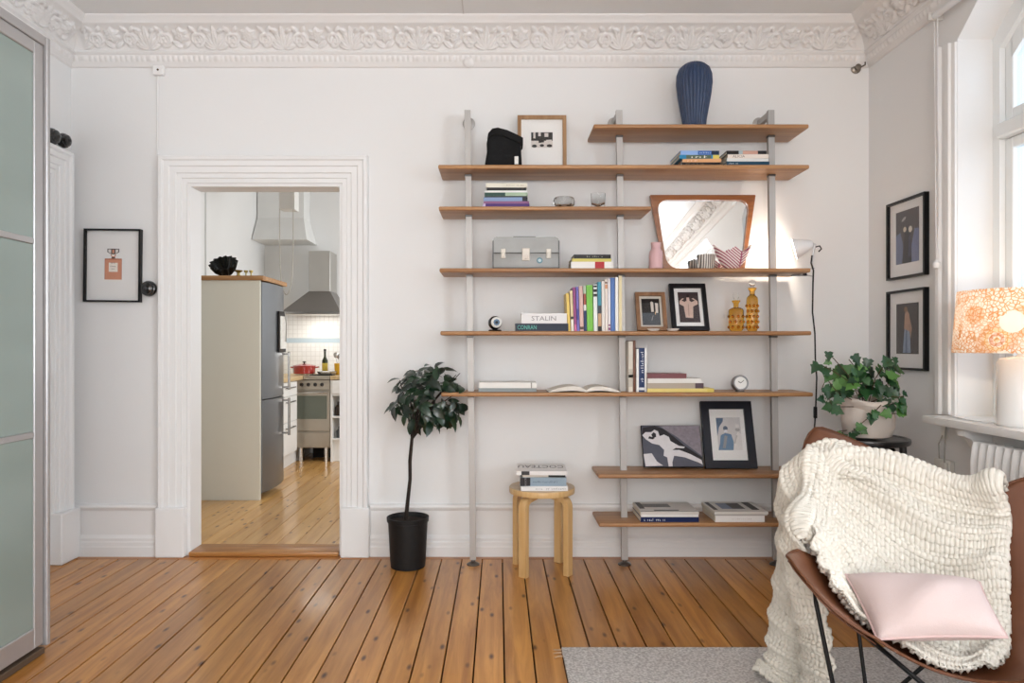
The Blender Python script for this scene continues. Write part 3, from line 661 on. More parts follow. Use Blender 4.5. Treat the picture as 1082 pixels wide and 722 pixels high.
# two pictures on the window wall
Mw = T(XR-.0006, 3.755, wz(297, 3.93)) @ RZ(-90)
def grp(n): return pm(n, .6, var=.25, vscale=50)
dk = pm('#4a4548', .6, var=.15, vscale=25)
sh1 = [([(0, 0), (.28, 0), (.33, .35), (.20, .6), (0, .55)], grp('#6a7391')), ([(.70, 0), (1, 0), (1, .6), (.82, .62), (.68, .3)], grp('#707a9c')), ([(.30, 0), (.70, 0), (.62, .55), (.5, .7), (.38, .55)], pm('#242226', .6)),
       (disc(.40, .64, .07, .05), pm('#cbbfae', .6)), (disc(.64, .62, .08, .06), pm('#d8d0c4', .6)), (disc(.36, .84, .10, .03, rot=.3), pm('#a7a1a0', .6)), ([(.55, .1), (.68, .12), (.66, .5), (.58, .5)], grp('#3b3f57'))]
frame('framed_picture', 'upper black framed picture of blue robed figures on the window wall', 'picture', Mw, .352, .414, .012, .026, BLK, (.20, .80, .19, .86), dk, sh1, '#e8e6e5', 'pictures on the window wall')
Mw2 = T(XR-.0006, 3.755, wz(390, 3.93)) @ RZ(-90)
sh2 = [([(.30, .02), (.66, .02), (.62, .45), (.56, .62), (.40, .62), (.36, .4)], grp('#8f9db3')), ([(.42, .02), (.50, .02), (.50, .55), (.45, .5)], grp('#66728a')), ([(.36, .50), (.62, .44), (.60, .78), (.50, .86), (.40, .80)], grp('#b08d78')), (disc(.44, .88, .08, .055), grp('#8a6650')), ([(.60, .75), (.72, .5), (.66, .3), (.58, .5)], grp('#a07f6c'))]
frame('framed_picture', 'lower black framed picture of one pale draped figure above the ivy', 'picture', Mw2, .352, .420, .012, .026, BLK, (.21, .79, .20, .83), pm('#3d3634', .6, var=.15, vscale=25), sh2, '#e8e6e5', 'pictures on the window wall')

# ================================================================== WALL SHELVES
TEAK = wood('teak_shelf', '#946640', '#b88a5c', 0, 8, .45, .08, stretch=.05)
UPM = pm('#b3b0ad', .52, .6, var=.03)
YU = 3.984; YF, YK = 3.846, 4.123; LEAN = .0125
ZS = {1: 2.400, 2: 2.183, 3: 1.960, 4: 1.629, 5: 1.292, 6: .963, 7: .525, 8: .265}
SX = {1: (.538, 1.690), 2: (-.297, 1.690), 3: (-.297, .842), 4: (-.297, 1.690), 5: (-.297, 1.690), 6: (-.297, 1.695), 7: (.540, 1.700), 8: (.540, 1.710)}
su_ = thing('shelving_unit', 'wall shelving of eight teak boards threaded on three steel uprights', 'shelves', (.7, YU, 0))
TK = .022
for i, (a, b_) in SX.items():
    z = ZS[i]; l = -LEAN*z
    B().box(a+l, b_+l, YF, YK, z-TK, z, .007, 3).out('shelf_board', TEAK, su_, smooth=50)
for xu in (-.1415, .697, 1.536):
    zt = 2.516; b = B(); w = .017; dy = .014
    b.ring([[(xu-LEAN*z-w, YU-dy, z), (xu-LEAN*z+w, YU-dy, z), (xu-LEAN*z+w, YU+dy, z), (xu-LEAN*z-w, YU+dy, z)] for z in (.030, zt)])
    up = b.out('upright', UPM, su_, smooth=0)
    B().lathe([(.036, .0008), (.036, .006), (.022, .014), (.012, .018), (.012, .030), (.0, .031)], (xu, YU, 0), 20).out('foot', pm('#6f6a66', .35, .85), up)
    xt = xu-LEAN*zt; b = B(); b.box(xt-.012, xt+.012, YU+dy, D-.008, zt-.036, zt-.001, .002)
    b.lathe([(.036, 0), (.036, .006), (.026, .010), (.0, .011)], (0, 0, 0), 20, T(xt, D-.0006, zt-.018) @ RX(90)); b.out('wall_bracket', UPM, up)
    for i, (a, b2) in SX.items():
        if a < xu < b2 and ZS[i] > .4:
            B().box(xu-LEAN*ZS[i]-.019, xu-LEAN*ZS[i]+.019, YU-.018, YU+.018, ZS[i]-TK-.012, ZS[i]-TK-.0005, .002).out('collar', pm('#6c6a68', .35, .8), up)

# ================================================================== BOOKS
PAGES = pm('#e6dfcf', .85, bump=.3, bscale=900, var=.05)
def book(label, group, M, L, Th, W, cover, bands=(), pages=None, txt=None, soft=False, title=None):
    """local frame: spine along x at y=0, thickness z, fore-edge at y=W"""
    t = thing('book', label, 'book', M.translation, group)
    cm = pm(cover, .38, var=.04) if isinstance(cover, str) else cover
    e = min(.0022, Th*.16); b = B(M)
    b.box(0, L, 0, W, 0, e); b.box(0, L, 0, W, Th-e, Th); b.box(0, L, 0, e*1.2, e, Th-e)
    b.out('cover', cm, t, smooth=0)
    ins = .0005 if soft else .003
    B(M).box(ins, L-ins, e*1.2+.0001, W-ins, e+.0001, Th-e-.0001).out('pages', pages or PAGES, t, smooth=0)
    for (a, c, col) in bands:
        B(M).box(a*L, c*L, -.0004, -.00005, .0003, Th-.0003).out('spine_band', pm(col, .4), t, smooth=0)
    if txt:
        s_, a, c, hh, col = txt
        (ticks if isinstance(s_, int) else text)(s_, M @ T(a*L, -.0006, Th*(.5-hh/2)) @ RX(90), (c-a)*L, Th*hh, pm(col, .5), t)
    return t
def flat(label, group, px0, px1, z, Th, cover, Y=3.865, W=.16, rot=0, **k):
    x0, x1 = wx(px0, Y), wx(px1, Y)
    return book(label, group, T((x0+x1)/2, Y, z) @ RZ(rot) @ T(-(x1-x0)/2, 0, 0), x1-x0, Th, W, cover, **k)
def upright(label, group, px0, px1, z, H, cover, Y=3.90, W=.15, lean=0, **k):
    x0, x1 = wx(px0, Y), wx(px1, Y)
    M = Matrix(((0, 0, -1, x1), (0, 1, 0, Y), (1, 0, 0, z), (0, 0, 0, 1)))
    M = T(x0, Y, z) @ RY(-lean) @ T(-x0, -Y, -z) @ M
    return book(label, group, M, H, x1-x0, W, cover, **k)
def stack(group, z, items):
    for it in items:
        label, px0, px1, Th, cover, kw = it
        flat(label, group, px0, px1, z+.0003, Th, cover, **kw); z += Th+.0004
    return z
# second board: two stacks under the top board
g = 'books stacked on the second board'
stack(g, ZS[2], [
 ('dark brown book at the bottom of the stack under the blue vase', 720.5, 761, .0155, '#2c2320', dict(txt=(16, .1, .6, .35, '#a58a72'), Y=3.862, W=.22, rot=1)),
 ('orange spined book second from the bottom under the blue vase', 721.5, 762, .0185, '#e0a878', dict(txt=(7, .08, .4, .4, '#fbe9d6'), Y=3.862, W=.215, rot=-2)),
 ('turquoise and yellow book second from the top under the blue vase', 718, 760, .0205, '#2d86b4', dict(bands=((.17, .8, '#5a6b58'), (.84, 1, '#dcc961')), txt=(4, .3, .72, .6, '#f2eee6'), Y=3.862, W=.22)),
 ('blue book on top of the stack under the blue vase', 719, 760, .0225, '#8fb0e2', dict(bands=((.45, .8, '#3f6cb4'), (.8, 1, '#1c2b45')), txt=(7, .5, .8, .3, '#dfe8f6'), Y=3.862, W=.22, rot=1))])
stack(g, ZS[2], [
 ('teal blue book at the bottom of the stack beside the right upright', 768, 813, .020, '#1d4258', dict(txt=(11, .05, .3, .35, '#dfe6ea'), Y=3.862, W=.2)),
 ('white book second from the bottom beside the right upright', 768, 812, .0165, '#dcdcd9', dict(Y=3.862, W=.2, rot=1)),
 ('cream book with grey capital title beside the right upright', 769, 812, .0215, '#e3d8ce', dict(txt=('ALICIA', .12, .42, .62, '#77706b'), Y=3.862, W=.2, rot=-1)),
 ('black and pink banded book on top beside the right upright', 768, 810, .0185, '#1e1e20', dict(bands=((.30, .40, '#a9b7bb'), (.40, .78, '#c79b8a')), Y=3.862, W=.2))])
# third board
g = 'books stacked on the third board'
stack(g, ZS[3], [
 ('purple book at the bottom of the stack on the third board', 510, 559.5, .0175, '#4b2a72', dict(bands=((.0, .06, '#c9b6d4'),))),
 ('mauve book second from the bottom on the third board', 511, 559, .0125, '#8b5c83', dict()),
 ('slate blue book under the thin green one on the third board', 511, 557.5, .0205, '#8299bd', dict(bands=((.88, 1, '#1b1e28'),), rot=-1)),
 ('thin black edged book in the middle of the third board stack', 512, 556, .0065, '#22252c', dict()),
 ('dark green and sage book in the third board stack', 512, 557.5, .0185, '#9fb39b', dict(bands=((.0, .48, '#284a42'),))),
 ('white book above the green one in the third board stack', 512, 557, .0105, '#e5e6e3', dict()),
 ('black paperback second from the top of the third board stack', 514.5, 556, .0155, '#1c1b1d', dict(rot=1)),
 ('cream book with grey lettering on top of the third board stack', 513.5, 557, .0235, '#ded9c9', dict(txt=(13, .5, .95, .25, '#8d867a')))])
# fourth board
g = 'books stacked on the fourth board'
stack(g, ZS[4], [
 ('white book with a red label at the bottom of the fourth board stack', 603.5, 648.5, .036, '#e9e6e2', dict(bands=((.56, .78, '#b3292e'),), W=.17)),
 ('yellow paperback in the middle of the fourth board stack', 604.5, 646, .0165, '#cfc46a', dict(W=.17, rot=1)),
 ('black book on top of the fourth board stack', 606.5, 645.5, .0215, '#20201f', dict(W=.16, txt=(9, .35, .8, .3, '#b9b6a8'))) ])
# fifth board: two lying, a row standing
z5 = ZS[5]
flat('dark navy book with pale green capital title lying beside the standing row', 'books on the fifth board', 544.5, 600.5, z5+.0003, .041, '#0c1930', W=.2, txt=('CONRAN', .04, .40, .55, '#5fb6a6'), bands=())
flat('thick white book with large grey capital title lying on the navy one', 'books on the fifth board', 551, 599, z5+.0417, .054, '#e4e1e0', W=.18, txt=('STALIN', .22, .76, .45, '#8f8a8b'))
row = [ # px0, px1, top zoom, colour, label, bands, lean
 (600.0, 603.0, 265, '#e6c667', 'yellow book at the left end of the standing row', (), 2.6),
 (603.6, 606.6, 240, '#d8c49c', 'beige book next to the yellow one in the standing row', ((0, .28, '#efe9dd'), (.3, .36, '#2b2622')), 2.2),
 (606.9, 609.6, 207, '#95477e', 'plum purple book in the standing row', ((.0, .15, '#c96b94'),), 2.0),
 (609.9, 612.6, 205, '#6f68b3', 'violet blue book beside the plum one in the standing row', ((.25, .5, '#4a4790'),), 1.8),
 (612.9, 617.0, 198, '#d8b3aa', 'dusty pink book in the standing row', ((.04, .1, '#4c3a35'),), 1.6),
 (617.4, 620.2, 192, '#24365f', 'navy book with red and white spine blocks in the standing row', ((.45, .58, '#e8e4dd'), (.58, .82, '#9a4a3c'), (.82, 1, '#b8c8b0')), 1.4),
 (620.5, 627.0, 188, '#79bf4a', 'bright green book in the standing row', (), 1.2),
 (627.6, 631.6, 182, '#e9edea', 'white book with a black and white striped top in the standing row', ((.74, .8, '#22201f'), (.84, .9, '#22201f'), (.94, .98, '#22201f')), .9),
 (632.0, 635.9, 158, '#3f8fa5', 'teal book with a tan lower half in the standing row', ((0, .1, '#1d1a18'), (.1, .36, '#c39d79'), (.36, .52, '#394048')), .7),
 (636.2, 639.3, 150, '#e7e2dc', 'white slim book right of the teal one in the standing row', (), .6),
 (639.6, 642.5, 133, '#e8ddd5', 'off-white book with peach spots near the top of its spine', ((.82, .9, '#d49a76'), (.92, .95, '#6f5a4e')), .5),
 (642.8, 645.2, 128, '#eae6ea', 'white book with a purple foot in the standing row', ((.02, .07, '#8e4f7d'), (.1, .13, '#8e4f7d')), .4),
 (645.5, 649.9, 118, '#5477b5', 'cornflower blue tall book in the standing row', (), .3),
 (650.3, 653.6, 112, '#ecebe8', 'tall white book right of the cornflower blue one', (), .2),
 (654.0, 657.4, 100, '#e2d3a9', 'tall cream yellow book against the middle upright', (), .1)]
for (a, c, zt_, colr, lb, bd, ln) in row:
    upright(lb, 'books standing on the fifth board', a, c-.12, z5+.0003, (628-zt_)/9.027*3.90/F, colr, lean=ln, bands=bd, W=.15 if a < 640 else .062)
TXM = pm('#2f5226', .5)
# sixth board
z6 = ZS[6]
g = 'books on the sixth board'
flat('grey green large book lying under the white one by the left upright', g, 505.5, 567, z6+.0003, .020, '#8d9494', Y=3.90, W=.19)
flat('white large book lying on the grey green one by the left upright', g, 506, 567, z6+.0207, .030, '#e6e3dd', Y=3.90, W=.185, bands=((.9, .92, '#9a948b'),))
ob = thing('open_book', 'open book lying spread on the sixth board by the middle upright', 'open book', (wx(617, 3.93), 3.95, z6))
bx0, bx1, bc = wx(579, 3.93), wx(654, 3.93), wx(618, 3.93)
def leaf_side(sgn, far):
    pts = []
    for i in range(13):
        t = i/12; x = bc+sgn*(abs(far-bc))*t; pts.append((x, z6+.003+.032*(math.sin(math.pi*min(1, t*1.02))**.7)*(1-.45*t)+.006*(1-t)))
    return pts
for sgn, far in ((-1, bx0), (1, bx1)):
    top = leaf_side(sgn, far); bot = [(x, z6+.0012+max(0, (z-z6)*.35-.004)) for x, z in top]
    B().prism(top+bot[::-1], 3.87, 4.09).out('page_block', pm('#e4ded4', .8, var=.05, vscale=20), ob)
B().prism([(bx0-.004, z6+.0004), (bx1+.004, z6+.0004), (bx1+.004, z6+.0011), (bx0-.004, z6+.0011)], 3.868, 4.092).out('cover', pm('#3a3634', .5), ob)
Hs6 = lambda y: (414.5-y)*3.90/F
for (a, c, yt, colr, lb, bd, dw_) in (
  (664.2, 668.6, 361, '#d9d1c4', 'tall beige book with a dark drawing on its spine by the middle upright', ((.10, .45, '#c5beb2'), (.28, .34, '#3b3735')), .2),
  (668.9, 671.6, 360, '#6f4a3a', 'tall brown book beside the beige one on the sixth board', (), .2),
  (672.4, 675.0, 369, '#ecebe8', 'white slim book left of the dark blue one on the sixth board', (), .16),
  (675.2, 681.0, 368, '#22355f', 'dark blue book with white spine lettering on the sixth board', ((.04, .10, '#e8e8e8'),), .16),
  (681.2, 683.4, 368, '#efeeec', 'white slim book right of the dark blue one on the sixth board', (), .16)):
    t = upright(lb, 'books standing on the sixth board', a, c, z6+.0003, Hs6(yt), colr, W=dw_, bands=bd)
    if colr == '#22355f':
        x0 = wx(a, 3.90); ticks(14, T(x0+.0245, 3.8990, z6+.055) @ RX(90) @ RZ(90), .17, .016, pm('#d7dbe6', .5), t)
stack(g, z6, [
 ('yellow large book at the bottom of the right stack on the sixth board', 684, 754.5, .0195, '#d9c566', dict(Y=3.88, W=.2, bands=((.0, .9, '#e2cf7e'),))),
 ('brown and white book second from the bottom on the sixth board', 684, 743.5, .0285, '#b3a596', dict(Y=3.88, W=.19, bands=((.85, 1, '#5b4a52'),))),
 ('white book second from the top of the right sixth board stack', 684.5, 741.5, .0245, '#e6e3dd', dict(Y=3.88, W=.18)),
 ('maroon cloth book on top of the right sixth board stack', 684, 725.5, .0265, '#7d4b4f', dict(Y=3.88, W=.15))])
# eighth board: magazines
g = 'magazines on the lowest board'
def mag(label, px0, px1, z, Th, cover, Y, W, topshapes, rot=0, txt=None, pages=None):
    t = flat(label, g, px0, px1, z, Th, cover, Y=Y, W=W, rot=rot, txt=txt, pages=pages, soft=True)
    x0, x1 = wx(px0, Y), wx(px1, Y)
    for (u0, u1, v0, v1, col) in topshapes:
        B(T((x0+x1)/2, Y, z) @ RZ(rot)).box((u0-.5)*(x1-x0), (u1-.5)*(x1-x0), v0*W, v1*W, Th+.0001, Th+.0005).out('cover_print', pm(col, .4, var=.3, vscale=40), t, smooth=0)
    t['category'] = 'magazine'; t.name = 'magazine'; return t
z8 = ZS[8]; Ym = 3.865
mag('dark blue magazine with white title on its spine at the bottom left', 677, 738.5, z8+.0003, .027, '#1d2a55', Ym, .235, (), 0, (15, .03, .47, .5, '#e8eaf2'))
mag('thin white magazine in the middle of the left lowest stack', 677.5, 738, z8+.0277, .013, '#e9e7e4', Ym, .235, ())
mag('black edged magazine with a photograph cover on top of the left lowest stack', 677, 738.5, z8+.0411, .016, '#d9d5cf', Ym, .235, ((.12, .6, .45, .8, '#6d6a68'), (.03, .12, .3, .95, '#2e2c2c'), (.25, .68, .08, .17, '#3a3838'), (.0, 1, 0, .03, '#1b1b1c')))
mag('thick white magazine at the bottom of the right lowest stack', 756, 808, z8+.0003, .034, '#eeecea', Ym, .245, (), 0, (12, .3, .75, .14, '#b9a9a3'))
mag('grey edged magazine in the middle of the right lowest stack', 755, 811, z8+.0347, .008, '#b9b5b0', Ym, .25, ())
mag('magazine with a blue landscape cover on top of the right lowest stack', 755, 812, z8+.0431, .012, '#e3e0db', Ym, .25, ((.22, .42, .3, .85, '#7d8ca6'), (.42, .66, .3, .85, '#4d4a49'), (.04, .12, .2, .95, '#2e2c2c'), (.76, .9, .2, .95, '#34312f')))
# ================================================================== THINGS ON THE BOARDS
# blue fluted vase
vx = wx(733.5, 3.97); 
b = B(); prof = [(.056, 0), (.060, .004), (.066, .06), (.078, .13), (.090, .20), (.0965, .26), (.094, .305), (.082, .340), (.060, .360), (.048, .367), (.040, .362), (.036, .33)]
b.lathe(prof, (vx, 3.97, ZS[1]+.0004), 208, rfn=lambda a, z: 1+.055*abs(math.sin(13*a))**.8-.03)
tag(b.out('fluted_vase', pm('#2b3d5c', .5, coat=.1, bump=.5, bscale=120, var=.22, vscale=30), smooth=60), 'tall dark blue fluted vase on the top board', 'vase')
# black cloth bag
bx = wx(531.5, 3.93); bg_ = thing('cloth_bag', 'black folded cloth bag with a white tag on the second board', 'bag', (bx, 3.95, ZS[2]))
prof = [(-.102, 0), (-.098, .03), (-.088, .09), (-.090, .135), (-.082, .175), (-.060, .198), (-.030, .203), (.02, .190), (.075, .165), (.104, .150), (.106, .120), (.098, .112), (.102, .05), (.104, 0)]
CLOTH = pm('#141415', .85, bump=.8, bscale=70, var=.2)
b = B(); rings = []
for i, y in enumerate((-.055, -.045, -.01, .03, .055, .062)):
    k = (.86, .97, 1.0, .99, .95, .82)[i]; rings.append([(bx+x*k, 3.945+y, ZS[2]+.0005+z*(k if z > .01 else 1)) for x, z in prof])
b.ring(rings); b.out('body', CLOTH, bg_, smooth=40)
b = B(); fold = [(-.085, .150), (-.080, .178), (-.058, .203), (-.028, .208), (.022, .195), (.077, .170), (.108, .153), (.108, .118), (.06, .138), (.0, .165), (-.05, .172)]
b.ring([[(bx+x, 3.945+y, ZS[2]+z) for x, z in fold] for y in (-.066, .045)]); b.out('folded_rim', CLOTH, bg_, smooth=40)
B().box(bx+.062, bx+.083, 3.8868, 3.8885, ZS[2]+.012, ZS[2]+.055).out('tag', pm('#e4e2de', .7, var=.15, vscale=90), bg_, smooth=0)
# oak frame with a small photograph
Yb = 4.06
w_ = 52*Yb/F; h_ = (wz(122.5, 4.10)-ZS[2])/math.cos(math.radians(4))
Mo = T(wx(573, Yb), Yb+.03, ZS[2]+.0009) @ RX(-4)
gry = pm('#d5cec8', .6, var=.2, vscale=60); bk_ = pm('#2a2726', .6)
sh = [([(0, .45), (1, .45), (1, 1), (0, 1)], bk_), ([(.10, .6), (.2, .6), (.2, 1), (.1, 1)], gry), ([(.33, .75), (.45, .75), (.45, 1), (.33, 1)], gry), ([(.62, .7), (.8, .7), (.8, .95), (.62, .95)], gry), (disc(.15, .1, .12, .1), bk_), (disc(.5, .14, .1, .09), bk_), (disc(.85, .12, .13, .1), bk_), ([(.35, .3), (.6, .35), (.6, .55), (.35, .5)], bk_), ([(.7, .4), (.95, .42), (.95, .52), (.7, .5)], gry)]
frame('photo_frame', 'light oak frame with a tiny black and white photo on the second board', 'picture', Mo, w_, h_, .021, .020, OAK, (.28, .72, .46, .72), gry, sh, '#f0eeeb')
# crystal bowl and tumbler on the third board
CG = crystal('crystal_glass', '#fbfdfd', 1.25)
b = B(); cx = wx(596, 3.93)
b.lathe([(.036, .0), (.040, .004), (.056, .022), (.058, .040), (.052, .060), (.048, .062), (.050, .042), (.044, .024), (.0, .012)], (cx, 3.93, ZS[3]+.0004), 32, rfn=lambda a, z: 1+.04*math.cos(6*a))
tag(b.out('glass_bowl', CG, smooth=60), 'small clear crystal bowl on the third board', 'bowl')
b = B(); cx = wx(632, 3.95)
b.lathe([(.032, .0), (.036, .004), (.037, .035), (.039, .088), (.036, .088), (.034, .035), (.0, .016)], (cx, 3.95, ZS[3]+.0004), 32, rfn=lambda a, z: 1+.05*abs(math.cos(6*a+z*60)))
tag(b.out('glass_tumbler', CG, smooth=60), 'clear faceted glass tumbler on the third board near the mirror', 'tumbler')
# steel case
Yc = 3.88; x0, x1 = wx(520.5, Yc), wx(591, Yc); z4 = ZS[4]
cs = thing('metal_case', 'worn grey metal case with three clasps on the fourth board', 'case', ((x0+x1)/2, 3.95, z4))
GM = pm('#949492', .48, .35, var=.14, vscale=14); hc = (wz(250.5, Yc)-z4)
B().box(x0, x1, Yc, 4.07, z4+.0004, z4+hc*.50, .006, 2).out('lower_shell', GM, cs)
b = B(); r = .02
prof = [(x0, z4+hc*.512), (x1, z4+hc*.512), (x1-.002, z4+hc-.02), (x1-.008, z4+hc-.006), (x1-.02, z4+hc), (x0+.02, z4+hc), (x0+.008, z4+hc-.006), (x0+.002, z4+hc-.02)]
b.prism(prof, Yc, 4.07); b.out('lid', GM, cs)
B().box(x0+.001, x1-.001, Yc+.003, 4.066, z4+hc*.50, z4+hc*.512).out('seam', pm('#2a2a2b', .6), cs, smooth=0)
b = B()
for (a, c, za, zc) in ((x0-.001, x0+.006, z4+.004, z4+hc-.02), (x1-.006, x1+.001, z4+.004, z4+hc-.02), (x0, x1, z4+.001, z4+.008)): b.box(a, c, Yc-.0012, Yc+.004, za, zc)
b.out('edging', pm('#5c5d5e', .5, .5), cs, smooth=0)
B().tube([(x0+.11, 3.96, z4+hc), (x0+.115, 3.96, z4+hc+.009), (x1-.125, 3.96, z4+hc+.009), (x1-.12, 3.96, z4+hc)], .006, 8).out('handle', pm('#3a3a3b', .5, .3), cs)
for fx in (.16, .84):
    q = x0+(x1-x0)*fx; b = B(); b.box(q-.013, q+.013, Yc-.006, Yc-.0003, z4+hc*.33, z4+hc*.63, .002); b.box(q-.008, q+.008, Yc-.010, Yc-.006, z4+hc*.38, z4+hc*.52, .002); b.out('clasp', pm('#bfb8ae', .45, .5), cs)
q = (x0+x1)/2; b = B(); b.box(q-.021, q+.021, Yc-.006, Yc-.0003, z4+hc*.25, z4+hc*.65, .003); b.box(q-.010, q+.010, Yc-.012, Yc-.006, z4+hc*.3, z4+hc*.42, .002); b.out('lock_plate', pm('#c9c0b6', .5, .4), cs)
b = B(T(x0+(x1-x0)*.705, Yc-.0003, z4+hc*.26) @ RX(90)); b.lathe([(.016, 0), (.016, .001), (.0, .0011)], seg=20); b.out('round_sticker', pm('#5b7f8c', .5), cs)
b = B(T(x0+(x1-x0)*.705, Yc-.0015, z4+hc*.26) @ RX(90)); b.lathe([(.009, 0), (.009, .0004), (.0, .0005)], seg=16); b.out('sticker_centre', pm('#b9cbd0', .5), cs)
# pink vase
b = B(); b.lathe([(.034, 0), (.037, .004), (.037, .075), (.034, .095), (.026, .108), (.0245, .115), (.0265, .140), (.027, .143), (.023, .143), (.021, .11), (.0, .1)], (wx(693, 3.90), 3.90, z4+.0004), 28)
tag(b.out('bottle_vase', pm('#d5aeb0', .45)), 'dusty pink bottle shaped vase left of the mirror', 'vase')
# mirror in its trapezoid teak frame
Mt = T(wx(744, 4.08), 4.095, z4+.001) @ RX(-4)
mh = .445; tw, bw = .302, .226
mi = thing('wall_mirror', 'trapezoid teak framed mirror leaning on the fourth board', 'mirror', Mt.translation)
def rpoly(pts, rad, n=7):
    o = []; N = len(pts)
    for i in range(N):
        p, a, c = Vector(pts[i]), Vector(pts[i-1]), Vector(pts[(i+1) % N]); d1 = (a-p).normalized(); d2 = (c-p).normalized(); r = rad[i]
        p0, p1 = p+d1*r, p+d2*r
        for k in range(n):
            t = k/(n-1); o.append(tuple(p0*(1-t)**2+p*2*t*(1-t)+p1*t*t))
    return o
outp = rpoly([(-bw, 0), (bw, 0), (tw, mh), (-tw, mh)], [.012, .012, .006, .006])
inp = rpoly([(-bw+.014, .016), (bw-.014, .016), (tw-.036, mh-.030), (-tw+.036, mh-.030)], [.085, .085, .07, .07])
b = B(Mt); b.ring([[(x, 0, z) for x, z in outp], [(x, -.020, z) for x, z in outp], [(x*.995, -.024, z) for x, z in inp], [(x, -.010, z) for x, z in inp], [(x, -.001, z) for x, z in inp]], cap0=False, cap1=False)
b.out('frame', wood('mirror_teak', '#7d4a28', '#a4683c', 0, 9, .35, .2), mi, smooth=30)
MIR, nt, p = newmat('mirror_silver'); p.inputs['Base Color'].default_value = (.92, .93, .92, 1); p.inputs['Metallic'].default_value = 1; p.inputs['Roughness'].default_value = .01
b = B(Mt); b.ring([[(x*.999, y, z) for x, z in inp] for y in (-.001, -.0095)]); b.out('mirror_glass', MIR, mi, smooth=0)
# striped bowls
def striped(key, c1, c2, scale, leaf):
    m, nt, p = newmat(key); L = nt.links; tc = nt.nodes.new('ShaderNodeTexCoord'); sp = nt.nodes.new('ShaderNodeSeparateXYZ'); L.new(tc.outputs['Object'], sp.inputs[0])
    src = sp.outputs[0]
    if leaf is not None:
        sb = nt.nodes.new('ShaderNodeMath'); sb.operation = 'SUBTRACT'; sb.inputs[1].default_value = leaf; L.new(sp.outputs[0], sb.inputs[0])
        ab = nt.nodes.new('ShaderNodeMath'); ab.operation = 'ABSOLUTE'; L.new(sb.outputs[0], ab.inputs[0])
        ad = nt.nodes.new('ShaderNodeMath'); ad.operation = 'MULTIPLY_ADD'; ad.inputs[1].default_value = -.75; L.new(ab.outputs[0], ad.inputs[0]); L.new(sp.outputs[2], ad.inputs[2])
        src = ad.outputs[0]
    ml = nt.nodes.new('ShaderNodeMath'); ml.operation = 'MULTIPLY'; ml.inputs[1].default_value = scale; L.new(src, ml.inputs[0])
    sn = nt.nodes.new('ShaderNodeMath'); sn.operation = 'SINE'; L.new(ml.outputs[0], sn.inputs[0])
    gt = nt.nodes.new('ShaderNodeMath'); gt.operation = 'GREATER_THAN'; gt.inputs[1].default_value = .15; L.new(sn.outputs[0], gt.inputs[0])
    col = mixcol(nt, gt.outputs[0], lin(c1), lin(c2))
    if leaf is not None:
        lt = nt.nodes.new('ShaderNodeMath'); lt.operation = 'LESS_THAN'; lt.inputs[1].default_value = .004; L.new(ab.outputs[0], lt.inputs[0]); col = mixcol(nt, lt.outputs[0], col, lin(c2))
    L.new(col, p.inputs['Base Color']); p.inputs['Roughness'].default_value = .3
    return m
sx = wx(746.5, 3.985)
b = B(); b.lathe([(.03, 0), (.036, .003), (.045, .03), (.052, .088), (.049, .089), (.041, .03), (.0, .008)], (sx, 3.995, z4+.0004), 36)
tag(b.out('striped_bowl', striped('grey_stripes', '#e7e2dc', '#5d5653', 520, None)), 'small grey and white striped bowl in front of the mirror', 'bowl')
lx = wx(773, 3.90); n = 48; rings = []
def leafring(r, z, pt):
    o = []
    for k in range(n):
        a = 2*math.pi*k/n; e = abs(math.cos(a))**3
        o.append((lx+r*math.cos(a)*1.0, 3.895+r*.55*math.sin(a), z4+.0004+z+pt*(.050*e-.028+(.034*math.exp(-((a-4.712)/.28)**2)+.034*math.exp(-((a-1.571)/.28)**2)))))
    return o
for r, z, pt in ((.030, 0, 0), (.040, .004, .0), (.066, .034, .15), (.088, .070, .55), (.104, .108, 1.0), (.101, .109, 1.0), (.084, .072, .55), (.060, .036, .15), (.02, .012, 0)): rings.append(leafring(r, z, pt))
b = B(); b.ring(rings); tag(b.out('leaf_bowl', striped('pink_leaf_stripes', '#ecdfda', '#a04e68', 430, wx(782, 3.87)), smooth=60), 'leaf shaped bowl with pink and white stripes before the mirror', 'bowl')
# fifth board: little crescent clock, frames, dishes, decanters
cx = wx(523, 3.90); gl = thing('desk_globe', 'small black ball clock with a patterned face on the fifth board', 'clock', (cx, 3.90, z5))
B().lathe([(.034, 0), (.036, .004), (.030, .009), (.0, .010)], (cx, 3.90, z5+.0004), 20).out('base', BLK, gl)
B().sphere((cx, 3.905, z5+.046), .0375, 24, 14).out('shell', pm('#17171a', .25, coat=.4), gl)
Mg = T(cx+.008, 3.872, z5+.048) @ RZ(12) @ RX(90)
B(Mg).lathe([(.029, -.006), (.029, .002), (.026, .004), (.0, .005)], seg=24).out('face', pm('#d8d6d1', .3), gl)
B(Mg).lathe([(.018, .0045), (.018, .0062), (.0, .0065)], seg=8).out('pattern_ring', pm('#5a7690', .4), gl)
B(Mg).lathe([(.009, .006), (.008, .0075), (.0, .008)], seg=8).out('pattern_centre', pm('#24282d', .4), gl)
def leaning(name, label, px_c, w_px, y_top, Y, zb, fw, dp, fm, rect, ground, shapes, ang, roll=0, matc='#efeeec', bf=None, group=None):
    w = w_px*Y/F; h = (wz(y_top, Y+.09)-zb)/math.cos(math.radians(ang))
    M = T(wx(px_c, Y), Y, zb+.001+abs(math.sin(math.radians(roll)))*w/2) @ RZ(0) @ RY(roll) @ RX(-ang)
    return frame(name, label, 'picture', M, w, h, fw, dp, fm, rect, ground, shapes, matc, group)
WAL = wood('walnut_frame', '#7c573b', '#9b7452', 2, 12, .45)
night = pm('#1c1a1b', .5); slate = pm('#4c5158', .5, var=.15, vscale=40); lamp_ = pm('#d9d1c8', .5)
